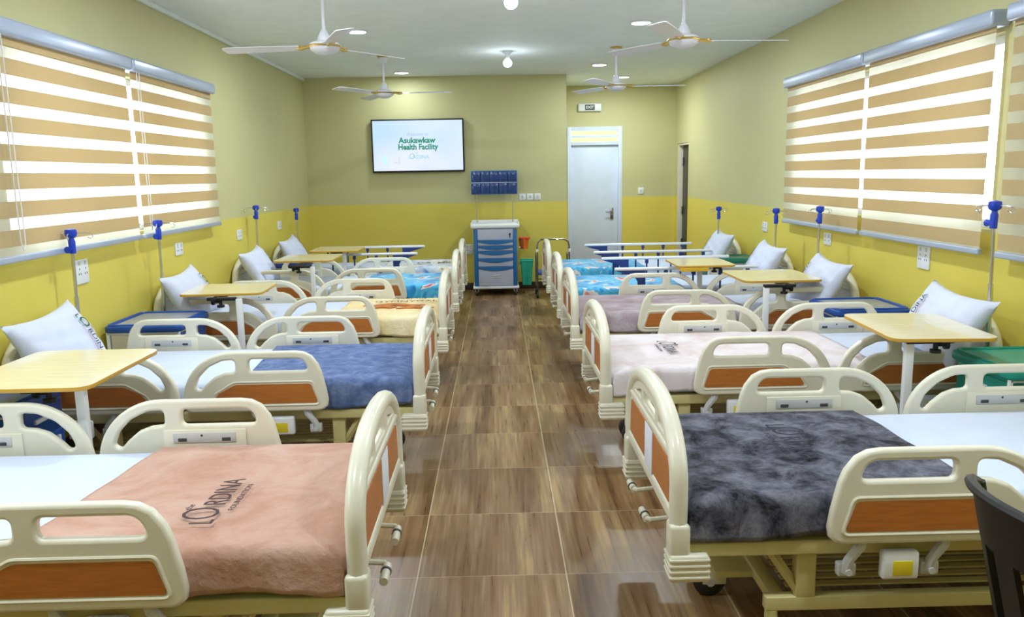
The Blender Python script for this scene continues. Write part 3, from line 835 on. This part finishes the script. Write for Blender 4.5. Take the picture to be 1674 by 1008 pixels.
for sd, yc, k in PIL:
    if k not in PLAB: continue
    s = -1 if sd == 'L' else 1
    rn = random.Random(k * 3)
    o = pillow_mesh(k).build('pillow', 'pillowcase', None, ang=80)
    bm = bmesh.new(); bm.from_mesh(o.data); bmesh.ops.remove_doubles(bm, verts=bm.verts, dist=.0008); bmesh.ops.recalc_face_normals(bm, faces=bm.faces); bm.to_mesh(o.data); bm.free(); smooth(o.data, 80)
    # pillow width along y, height tilted up against the headboard
    tilt = math.radians(60)
    hx = (LX - 1.95) if sd == 'L' else (RX + 1.94)
    up_ = Vector((s * math.cos(tilt), 0, math.sin(tilt))); wd = Vector((0, 1, 0)); nrm = wd.cross(up_)
    if nrm.z < 0: wd = -wd; nrm = -nrm
    Mx = basis((0, 0, 0), wd, up_, nrm) @ Matrix.Rotation(math.radians((3 if wd.y > 0 else -3)), 4, 'Z')
    Mx.translation = Vector((hx - .0 * s, yc - .28, .735))
    o.matrix_world = Mx
    tag(o, PLAB[k], 'pillow', 'pillows propped on the headboards')
    wl = 1 if wd.y > 0 else -1
    # name runs down the far edge of the pillow
    T = Matrix.Translation((wl * .19, -.02, .058)) @ Matrix.Rotation(-wl * PI / 2, 4, 'Z') @ Matrix.Scale(.5, 4)
    T = T @ Matrix.Rotation(0, 4, 'X')
    its = [('the', .05, -.085, .098, 0, 1, 0, .2), ('L', .15, -.25, -.02, 0, .7, 0, 0), ('O', .25, -.155, .012, 1, .72, 0, 0), ('RDINA', .15, .10, -.01, 0, .72, 0, 0), ('FOUNDATION', .04, .03, -.105, 2, 1.2, 0, 0)]
    le = lettering(o, its, T, ['text_black', 'text_green', 'text_pink'])
    # lay the letters onto the curved cloth
    W, H, Tk = .68, .44, .085
    for v in le.data.vertices:
        a = max(-.97, min(.97, v.co.x / (W / 2))); c = max(-.97, min(.97, v.co.y / (H / 2)))
        v.co.z = Tk * ((1 - a * a) * (1 - c * c)) ** .42 + .010

# ------------------------------------------------------------------ drip poles
def iv_pole(x, y, zt, lab, lean=(0, 0), knob=1, rot=0.0):
    r = thing('drip_pole', lab, 'IV pole', (x, y, .30), rot, 'drip poles standing at the bed heads'); H = zt - .30
    lx, ly = lean
    def A(z): return (lx * z / H, ly * z / H, z)
    MB().cyl(A(0), A(H * .62), .0125, 12).cyl(A(H * .6), A(H - .02), .009, 10).build('pole', 'metal', r)
    h = MB(); top = A(H)
    h.lathe([(.0, -.13), (.018, -.13), (.02, -.06), (.016, -.05), (.014, -.04), (.03, -.03), (.034, -.012), (.03, .008), (.0, .016)], (top[0], top[1], H), 16)
    h.build('hook_head', 'blue_hub', r)
    k = MB(); k.tube([(top[0], top[1], H - .105), (top[0] + .0, top[1] - .03 * knob, H - .105), (top[0], top[1] - .055 * knob, H - .105)], [.012, .010, .02], 10)
    k.build('clamp_knob', 'blue_hub', r)
    g = MB()
    for a in (.3, .3 + PI / 2, .3 + PI, .3 + 1.5 * PI):
        c, s_ = math.cos(a), math.sin(a)
        g.tube([(top[0] + c * d, top[1] + s_ * d, H - .012 + dz) for d, dz in ((.02, 0), (.07, .0), (.105, -.004), (.115, -.024), (.10, -.036), (.085, -.026))], .0028, 6)
    g.build('hooks', 'metal', r)
    return r
iv_pole(-2.50, 4.72, 1.32, 'blue-headed drip pole behind the pillow of the second left bed', (.02, .0))
iv_pole(-2.46, 5.86, 1.31, 'blue-headed drip pole before the near corner of the middle left bed headboard', (.01, 0))
iv_pole(-2.50, 8.36, 1.32, 'blue-headed drip pole behind the fourth left bed pillow', (.02, 0))
iv_pole(-2.44, 9.86, 1.23, 'blue-headed drip pole by the farthest left pillow near the corner', (0, 0), 0.2)
r = iv_pole(2.60, 4.12, 1.41, 'blue-headed drip pole nearest the camera on the right, before the striped blind', (-.03, 0), -1)
iv_pole(2.62, 6.52, 1.29, 'blue-headed drip pole behind the pillow of the middle right bed', (.01, 0), -.6)
iv_pole(2.56, 7.35, 1.24, 'blue-headed drip pole beside the fourth right bed pillow, left of the blind', (0, 0), .2)
iv_pole(2.50, 9.05, 1.19, 'blue-headed drip pole of the farthest right bed, close to the dark door', (0, 0), .2)

# ------------------------------------------------------------------ overbed tables
def overbed(lab, cx, cy, w_, d_, colx, coly, rot=0.0, h=.80, top='tray_wood', drawer=False, slope=0.0):
    r = thing('overbed_table', lab, 'overbed table', (colx, coly, 0), 0, 'wheeled tray tables between the beds')
    ox, oy = cx - colx, cy - coly
    me = plate([rnd([(-w_ / 2, -d_ / 2, .07), (w_ / 2, -d_ / 2, .07), (w_ / 2, d_ / 2, .07), (-w_ / 2, d_ / 2, .07)], 6)], .009, .002, 1)
    T = Matrix.Translation((ox, oy, h - .009)) @ Matrix.Rotation(rot, 4, 'Z') @ Matrix.Rotation(slope, 4, 'Y')
    t = MB().mesh(me, T).build('tray_top', [top, 'tray_edge'], r)
    for p in t.data.polygons:
        if abs(p.normal.z) < .6: p.material_index = 1
    sx = 1 if ox >= 0 else -1
    k = MB(); k.box(-.02, -.02, h - .04, ox + sx * .05, .02, h - .018, .003); k.box(ox - .02, -.03, h - .045, ox + .02, oy + d_ * .3, h - .018, .003)
    k.build('tray_bracket', 'black', r)
    q = MB(); q.tube([(sx * .13, .0, h - .04), (sx * .13, 0, h - .07), (sx * .13, 0, h - .072), (sx * .13, 0, h - .088)], [.012, .012, .026, .026], 12)
    q.tube([(sx * .13, 0, h - .05), (sx * .17, -.0, h - .05), (sx * .172, 0, h - .05), (sx * .19, 0, h - .05)], [.008, .008, .022, .022], 12)
    q.build('tilt_knob', 'black', r)
    MB().box(-.02, -.016, .09, .02, .016, h - .03, .004).build('column', 'white_plastic', r)
    b = MB(); b.box(-.02, -.22, .06, .02, .22, .09, .005)
    for yy in (-.2, .2): b.box(-.03 if sx > 0 else -.27, yy - .018, .06, .27 if sx > 0 else .03, yy + .018, .088, .005)
    b.build('base', 'white_plastic', r)
    for yy in (-.2, .2):
        for xx in (0, .24 * sx):
            MB().tube([(xx, yy - .016, .03), (xx, yy + .016, .03)], .03, 14).build('castor', 'tyre', r)
    if drawer: MB().box(ox - w_ / 2 + .02, oy - d_ / 2 - .012, h - .05, ox - w_ / 2 + .26, oy - d_ / 2 + .2, h - .02, .004).build('tray_drawer', 'tray_yellow', r)
    return r
overbed('wooden tray table at the left edge, before the pillow of the second left bed', -1.93, 3.47, .58, .72, -1.72, 3.22, 0)
overbed('wooden tray table between the second and middle left beds', -2.0, 5.96, .58, .56, -1.83, 5.62, .05)
overbed('wooden tray table beside the fourth left bed, thin and seen nearly edge-on', -1.93, 8.22, .58, .66, -1.76, 7.60, 0)
overbed('thin wooden tray table near the back wall, left of the television corner bed', -1.82, 9.15, .55, .5, -1.72, 9.0, 0)
overbed('wooden tray table nearest on the right, before the pillow of the second right bed', 2.14, 4.02, .50, .70, 1.98, 3.76, -.07)
overbed('wooden tray table between the second and middle right beds', 2.10, 6.12, .58, .66, 1.94, 5.72, 0)
overbed('yellow topped tray table with a small drawer, before the fourth right bed', 1.80, 7.12, .50, .60, 1.79, 7.05, 0, drawer=True)

# ------------------------------------------------------------------ bedside lockers
def locker(lab, x0, x1, y0, y1, colm, side, body='locker_body', h=.68, insert=True, dark=False):
    r = thing('bedside_locker', lab, 'bedside cabinet', ((x0 + x1) / 2, (y0 + y1) / 2, 0), 0, 'plastic bedside lockers between the beds')
    a, b_ = (x1 - x0) / 2, (y1 - y0) / 2
    MB().box(-a + .02, -b_ + .02, .08, a - .02, b_ - .02, h - .05, .012).build('body', body, r)
    t = MB(); me = plate([rnd([(-a, -b_, .04), (a, -b_, .04), (a, b_, .04), (-a, b_, .04)], 5)], .022, .01, 2)
    t.mesh(me, Matrix.Translation((0, 0, h - .03)))
    lp = rnd([(-a + .012, -b_ + .012, .04), (a - .012, -b_ + .012, .04), (a - .012, b_ - .012, .04), (-a + .012, b_ - .012, .04)], 5)
    t.tube([(p[0], p[1], h - .006) for p in lp], .009, 6, closed=True)
    t.build('top', colm, r)
    if insert: MB().box(-a + .05, -b_ + .05, h - .01, a - .05, b_ - .05, h - .005, .002).build('tray_liner', 'tray_insert', r)
    # trim lines and drawer on the face turned to the aisle
    fx = a - .02 if side == 'L' else -a + .02; s = 1 if side == 'L' else -1
    d = MB().box(fx - s * .01, -b_ + .04, h - .20, fx + s * .008, b_ - .04, h - .07, .006).build('drawer', colm, r)
    MB().box(fx + s * .005, -.06, h - .14, fx + s * .022, .06, h - .12, .004).build('drawer_handle', 'white_plastic', d)
    d = MB().box(fx - s * .01, -b_ + .04, .12, fx + s * .008, b_ - .04, h - .22, .006).build('door', colm, r)
    MB().box(fx + s * .005, b_ - .11, .36, fx + s * .02, b_ - .09, .44, .004).build('door_handle', 'white_plastic', d)
    e = MB()
    for xx in (-a + .012, a - .012): e.box(xx - .01, -b_ + .006, .07, xx + .01, -b_ + .022, h - .05, .003)
    e.box(-a + .01, -b_ + .006, h - .065, a - .01, -b_ + .02, h - .052, .002)
    e.build('edge_trim', 'white_plastic', r)
    for xx in (-a + .06, a - .06):
        for yy in (-b_ + .06, b_ - .06): MB().tube([(xx, yy - .012, .04), (xx, yy + .012, .04)], .04, 12).tube([(xx, yy, .04), (xx, yy, .09)], .01, 6).build('castor', 'tyre', r)
    return r
locker('bright blue plastic locker at the left photo edge, under the wooden tray', -2.54, -2.06, 3.30, 3.74, 'blue_plastic', 'L', body='blue_plastic', insert=False)
locker('locker with a blue rimmed grey tray top, between the second and middle left beds', -2.56, -2.08, 5.16, 5.70, 'blue_plastic', 'L')
locker('dark blue topped locker beside the fourth left pillow', -2.54, -2.12, 8.80, 9.18, 'navy_plastic', 'L')
locker('teal plastic locker at the right photo edge, under the wooden tray', 2.33, 2.78, 3.52, 4.00, 'teal', 'R', body='teal', insert=False)
locker('locker with a blue rimmed grey tray top, between the second and middle right beds', 2.24, 2.74, 5.20, 5.68, 'blue_plastic', 'R')
locker('green topped locker between the two farthest right beds', 2.22, 2.76, 8.40, 8.84, 'dark_teal', 'R', insert=False)

# ------------------------------------------------------------------ television on the back wall
tv = thing('television', 'wide flat television with a pale welcome screen on the yellow back wall', 'television', (-1.06, YB, 2.01))
MB().box(-.63, -.075, -.36, .63, -.02, .355, .008).build('casing', 'black', tv)
sc_ = MB().box(-.61, -.0775, -.335, .61, -.0745, .335).build('screen', 'tv_screen', tv, sm=False)
MB().box(-.2, -.03, -.15, .2, -.001, .15).build('wall_bracket', 'black', tv)
T0 = basis((0, -.079, 0), (1, 0, 0), (0, 0, 1), (0, -1, 0))
def scr(items, m_, nm='screen_lettering'):
    b = MB()
    for (tx, sz, x, z, sx, bo, sh) in items: b.mesh(text_mesh(tx, sz, .0005, sx, bold=bo, shear=sh), T0 @ Matrix.Translation((x, z, 0)))
    b.build(nm, m_, sc_, sm=False, fix=False)
scr([('Asukawkaw', .105, -.01, .068, .98, .0035, 0), ('Health Facility', .105, .0, -.02, .90, .0035, 0)], 'screen_green')
scr([('Welcome to', .062, -.01, .15, .95, 0, .35)], 'screen_grey')
scr([('L', .07, -.125, -.155, .8, 0, 0), ('O', .11, -.085, -.145, .8, 0, 0), ('RDINA', .075, .04, -.155, .95, 0, 0), ('the', .03, -.02, -.10, 1, 0, .2)], 'screen_teal')
scr([('FOUNDATION', .022, 0, -.205, 1.1, 0, 0)], 'screen_lilac')
g = MB()
for x, wv, z0, z1 in ((-.46, .018, -.24, -.12), (-.45, .026, -.21, -.17)): g.box(x - wv, -.0795, z0, x + wv, -.078, z1, .0005)
g.build('screen_motif', 'screen_cyan', sc_, sm=False)
g = MB()
for x, wv, z0, z1 in ((-.26, .012, -.25, -.14), (-.30, .03, -.24, -.22)): g.box(x - wv, -.0795, z0, x + wv, -.078, z1, .0005)
g.build('screen_motif', 'screen_lilac', sc_, sm=False)

# ------------------------------------------------------------------ medical trolley
ct = thing('medical_trolley', 'blue and pale grey drawer trolley standing against the back wall', 'medical cart', (-.03, 10.92, 0))
FY = -.26
MB().box(-.28, FY + .015, .12, .28, .24, .92, .01).build('cabinet', 'cart_grey', ct)
for s in (-1, 1): MB().box(s * .285, FY - .005, .13, s * .235, FY + .03, .885, .008).box(s * .27, FY + .03, .13, s * .288, .235, .885, .006).build('side_post', 'cart_blue', ct)
t = MB(); t.box(-.325, FY - .035, .90, .325, .27, .955, .018); t.box(-.32, .245, .94, .32, .27, .985, .008)
for s in (-1, 1): t.box(s * .325, FY - .02, .94, s * .305, .26, .97, .006)
t.build('top', 'white_plastic', ct)
MB().box(-.235, FY - .008, .745, .235, FY + .02, .89, .006).build('top_panel', 'cart_grey', ct)
lk = MB().cyl((.195, FY - .02, .82), (.195, FY, .82), .014, 12); lk.box(.19, FY - .03, .775, .2, FY - .01, .82, .002); lk.build('lock', 'black', ct)
zs = [(.672, .742), (.602, .668), (.502, .598), (.392, .498), (.13, .388)]
for z0, z1 in zs:
    d = MB().box(-.232, FY - .012, z0, .232, FY + .02, z1 - .001, .006).build('drawer', 'cart_grey', ct)
    n = 12; top_ = [( -.232 + .464 * k / n, z1 - .004) for k in range(n + 1)]; bot = [(.232 - .464 * k / n, z1 - .018 - .032 * math.sin(PI * k / n)) for k in range(n + 1)]
    me = plate([top_ + bot], .009, .003, 1)
    MB().mesh(me, basis((0, FY - .018, 0), (1, 0, 0), (0, 0, 1), (0, -1, 0))).build('handle_lip', 'cart_blue', d)
    if z1 - z0 > .2: MB().box(-.06, FY - .02, .235, .06, FY - .011, .255, .003).box(-.06, FY - .02, .262, .06, FY - .011, .282, .003).build('label_holder', 'grey_plastic', d)
b = MB().box(-.31, FY - .02, .09, .31, .26, .125, .012); b.build('base', 'white_plastic', ct)
for s in (-1, 1):
    for yy in (FY + .03, .22):
        c = MB(); c.box(s * .26 - .022, yy - .03, .05, s * .26 - .016, yy + .02, .095, .002); c.box(s * .26 + .016, yy - .03, .05, s * .26 + .022, yy + .02, .095, .002)
        o = c.build('castor', 'white_plastic', ct)
        MB().tube([(s * .26 - .014, yy - .01, .038), (s * .26 + .014, yy - .01, .038)], .038, 16).build('wheel', 'tyre', o)
p = MB()
for s in (-1, 1): p.cyl((s * .245, .2, .93), (s * .245, .2, 1.66), .0085, 8)
p.build('rack_post', 'metal', ct)
rk = MB(); rk.box(-.315, .14, 1.335, .315, .215, 1.655, .006); rk_o = rk.build('bin_rack', 'cart_blue', ct)
for row, (z0, z1) in enumerate(((1.345, 1.488), (1.502, 1.645))):
    for k in range(5):
        x0 = -.305 + k * .1225
        MB().box(x0, .108, z0, x0 + .118, .142, z1, .007).build('bin', 'bin_blue', rk_o)
MB().box(-.31, .115, 1.489, .31, .14, 1.501).build('bin_divider', 'cart_grey', rk_o)
# things hung on the trolley's side
r = thing('sharps_box', 'small orange sharps box with a red lid at the right side of the trolley', 'sharps container', (.355, 10.86, .60))
me = MB().tube([(0, 0, 0), (0, 0, .14)], [.055, .07], 4).build('box', 'orange_plastic', r, sm=False)
MB().box(-.065, -.06, .14, .085, .06, .158, .004).build('lid', 'red_plastic', r)
MB().tube([(-.07, 0, .02), (-.05, 0, .02)], .02, 6).build('hanger', 'metal', r)
r = thing('waste_bin', 'turquoise plastic waste bin hooked low on the right side of the trolley', 'waste bin', (.39, 10.86, .12))
v = []
b = MB(); lo_ = rnd([(-.06, -.09, .02), (.06, -.09, .02), (.06, .09, .02), (-.06, .09, .02)], 3); hi = rnd([(-.085, -.12, .02), (.085, -.12, .02), (.085, .12, .02), (-.085, .12, .02)], 3)
n = len(lo_)
vv = [(p[0], p[1], 0) for p in lo_] + [(p[0], p[1], .33) for p in hi] + [(p[0] * .93, p[1] * .93, .33) for p in hi] + [(p[0] * .9, p[1] * .9, .01) for p in lo_]
ff = [tuple(range(n))]
for a in (0, n, 2 * n):
    for k in range(n): l = (k + 1) % n; ff.append((a + k, a + l, a + n + l, a + n + k))
ff.append(tuple(3 * n + k for k in range(n)))
b.add(vv, ff).build('bin_body', 'teal_bin', r)
b = MB(); b.tube([(p[0] * 1.02, p[1] * 1.02, .33) for p in hi], .007, 6, closed=True); b.build('rim', 'teal_bin', r)
MB().box(-.11, -.02, .28, -.08, .02, .3, .002).build('hook', 'metal', r)

# chrome wheeled frame behind the last footboard
r = thing('wheeled_frame', 'chrome tubular frame on small wheels behind the farthest right footboard', 'wheeled stand', (.72, 10.35, 0))
b = MB(); b.tube([(-.21, 0, .10), (-.21, 0, .68), (-.20, 0, .73), (-.16, 0, .765), (.14, 0, .765), (.19, 0, .735), (.205, 0, .68), (.21, 0, .10)], .011, 8)
b.tube([(-.21, .40, .10), (-.21, .40, .55), (-.21, .0, .55)], .011, 8); b.tube([(.21, .40, .10), (.21, .40, .55), (.21, .0, .55)], .011, 8)
b.tube([(-.21, 0, .2), (-.21, .4, .2), (.21, .4, .2), (.21, 0, .2)], .009, 8)
b.build('tube_frame', 'chrome_dark', r)
MB().box(-.2, .01, .30, .2, .39, .33, .01).build('seat', 'blue_plastic', r)
for xx in (-.21, .21):
    for yy in (0, .4): MB().tube([(xx - .012, yy, .04), (xx + .012, yy, .04)], .04, 14).tube([(xx, yy, .04), (xx, yy, .12)], .012, 6).build('wheel', 'tyre', r)
    MB().box(xx - .015, -.018, .60, xx + .015, .018, .64, .004).build('joint', 'white_plastic', r)

# ------------------------------------------------------------------ sockets, switches, sign
def wall_plate(name, lab, cat, x, y, z, nx, ny, w_, h_, kind, grp):
    r = thing(name, lab, cat, (x, y, z), math.atan2(ny, nx) + PI / 2, grp)   # local -y faces the room
    MB().box(-w_ / 2, -.012, -h_ / 2, w_ / 2, 0, h_ / 2, .004).build('plate', 'white_plastic', r)
    if kind == 'double':
        for s in (-1, 1):
            g = MB(); cx = s * w_ * .25
            for dx, dz in ((0, .018), (-.012, -.012), (.012, -.012)): g.box(cx + dx - .003, -.0132, dz - .006, cx + dx + .003, -.0118, dz + .006)
            g.build('pin_holes', 'dark_grey', r, sm=False)
            MB().box(cx - .01, -.016, h_ * .28, cx + .01, -.011, h_ * .44, .002).build('rocker', 'grey_plastic', r)
    elif kind == 'switch':
        MB().box(-.014, -.017, -.02, .014, -.011, .02, .003).build('rocker', 'grey_plastic', r)
    return r
for (y, lab) in ((5.02, 'white double wall socket below the left striped blind'), (6.57, 'white wall socket above the middle left pillow'),
                 (8.13, 'small white socket left of the drip pole near the far left beds'), (9.65, 'small white socket on the left wall nearest the corner')):
    wall_plate('wall_socket', lab, 'socket', XL, y, 1.05, 1, 0, .148, .10 if y > 5.5 else .15, 'double', 'sockets along the side walls')
for (y, lab) in ((5.23, 'white double wall socket below the right striped blinds'), (6.79, 'white wall socket under the far end of the right blinds'),
                 (8.41, 'small white socket on the right wall between two drip poles')):
    wall_plate('wall_socket', lab, 'socket', XR, y, 1.01, -1, 0, .148, .10 if y > 5.5 else .15, 'double', 'sockets along the side walls')
for k, x in enumerate((.36, .465, .57)):
    wall_plate('wall_switch', ['left white switch of the row of three right of the blue bin rack', 'middle white switch of the row of three right of the blue bin rack', 'right white switch of the row of three, nearest the white door'][k], 'switch', x, YB, 1.29, 0, -1, .088, .088, 'switch', 'row of three switches on the back wall')
wall_plate('wall_switch', 'single white switch on the alcove wall right of the white door', 'switch', 2.28, YR, 1.31, 0, -1, .088, .1, 'switch', None)
wall_plate('wall_socket', 'white socket low on the back wall, left of the trolley', 'socket', -.40, YB, .57, 0, -1, .10, .14, 'double', None)
r = thing('emergency_sign', 'small white emergency light with a dark sign plate above the white door', 'sign', (1.47, YR, 2.60))
MB().box(-.18, -.055, -.06, .18, 0, .06, .016).build('housing', 'white_plastic', r)
MB().box(-.075, -.0575, -.04, .075, -.054, .042, .001).build('sign_plate', 'dark_grey', r)
tm = MB().mesh(text_mesh('EXIT', .06, .0006, 1.0, bold=.001), basis((0, -.0585, 0), (1, 0, 0), (0, 0, 1), (0, -1, 0))).build('sign_lettering', 'white_plastic', r, sm=False, fix=False)

# ------------------------------------------------------------------ black plastic chair at the lower right
ch = thing('plastic_chair', 'black plastic chair with a slotted curved back at the lower right corner', 'chair', (1.42, 1.62, 0), math.radians(0))
def back_pt(u, z):  # u across -1..1 (local y), z height
    y = -.25 * u * (1 - .12 * (z - .42)); 
    x = -.24 - .10 * (z - .42) / .4 + .10 * u * u
    return x, -y
H0, H1 = .40, .885
b = MB(); n = 24
def topz(u): return H1 - .05 * abs(u) ** 3
cols = [(-1.0, -.72), (-.52, -.34), (-.14, .14), (.34, .52), (.72, 1.0)]
def sheet_(u0, u1, f0, f1, nu=6, nz=14):
    o = []
    for side in (0, 1):
        for i in range(nu + 1):
            u = u0 + (u1 - u0) * i / nu
            for j in range(nz + 1):
                f_ = f0 + (f1 - f0) * j / nz; z = H0 + (topz(u) - H0) * f_
                x, y = back_pt(u, z); o.append((x - .008 + side * .014, y, z))
    W_ = nz + 1; S = (nu + 1) * W_; F = []
    for i in range(nu):
        for j in range(nz):
            a = i * W_ + j; F.append((a, a + W_, a + W_ + 1, a + 1)); F.append((S + a, S + a + 1, S + a + W_ + 1, S + a + W_))
    for j in range(nz):
        F.append((j, j + 1, S + j + 1, S + j)); a = nu * W_ + j; F.append((a, S + a, S + a + 1, a + 1))
    for i in range(nu):
        a = i * W_; F.append((a, S + a, S + a + W_, a + W_)); a = i * W_ + nz; F.append((a, a + W_, S + a + W_, S + a))
    b.add(o, F)
for a, c in cols: sheet_(a, c, 0, .74)
sheet_(-1, 1, .72, 1.0, 20, 6); sheet_(-1, 1, 0, .12, 20, 3)
b.tube([(back_pt(-1 + 2 * k / 20, topz(-1 + 2 * k / 20))[0] - .008, back_pt(-1 + 2 * k / 20, .8)[1], topz(-1 + 2 * k / 20)) for k in range(21)], .013, 8)
for s in (-1, 1): b.tube([(back_pt(s, H0 + (topz(s) - H0) * k / 10)[0], back_pt(s, H0 + (topz(s) - H0) * k / 10)[1], H0 + (topz(s) - H0) * k / 10) for k in range(11)], .013, 8)
b.build('backrest', 'black', ch)
me = plate([rnd([(-.25, -.24, .06), (.24, -.25, .09), (.24, .25, .09), (-.25, .24, .06)], 6)], .014, .008, 2)
MB().mesh(me, Matrix.Translation((0, 0, .43))).build('seat', 'black', ch)
for sx, sy in ((-1, -1), (-1, 1), (1, -1), (1, 1)):
    MB().tube([(sx * .20, sy * .20, .425), (sx * .235, sy * .235, .2), (sx * .26, sy * .25, 0)], [.026, .022, .017], 8).build('leg', 'black', ch)
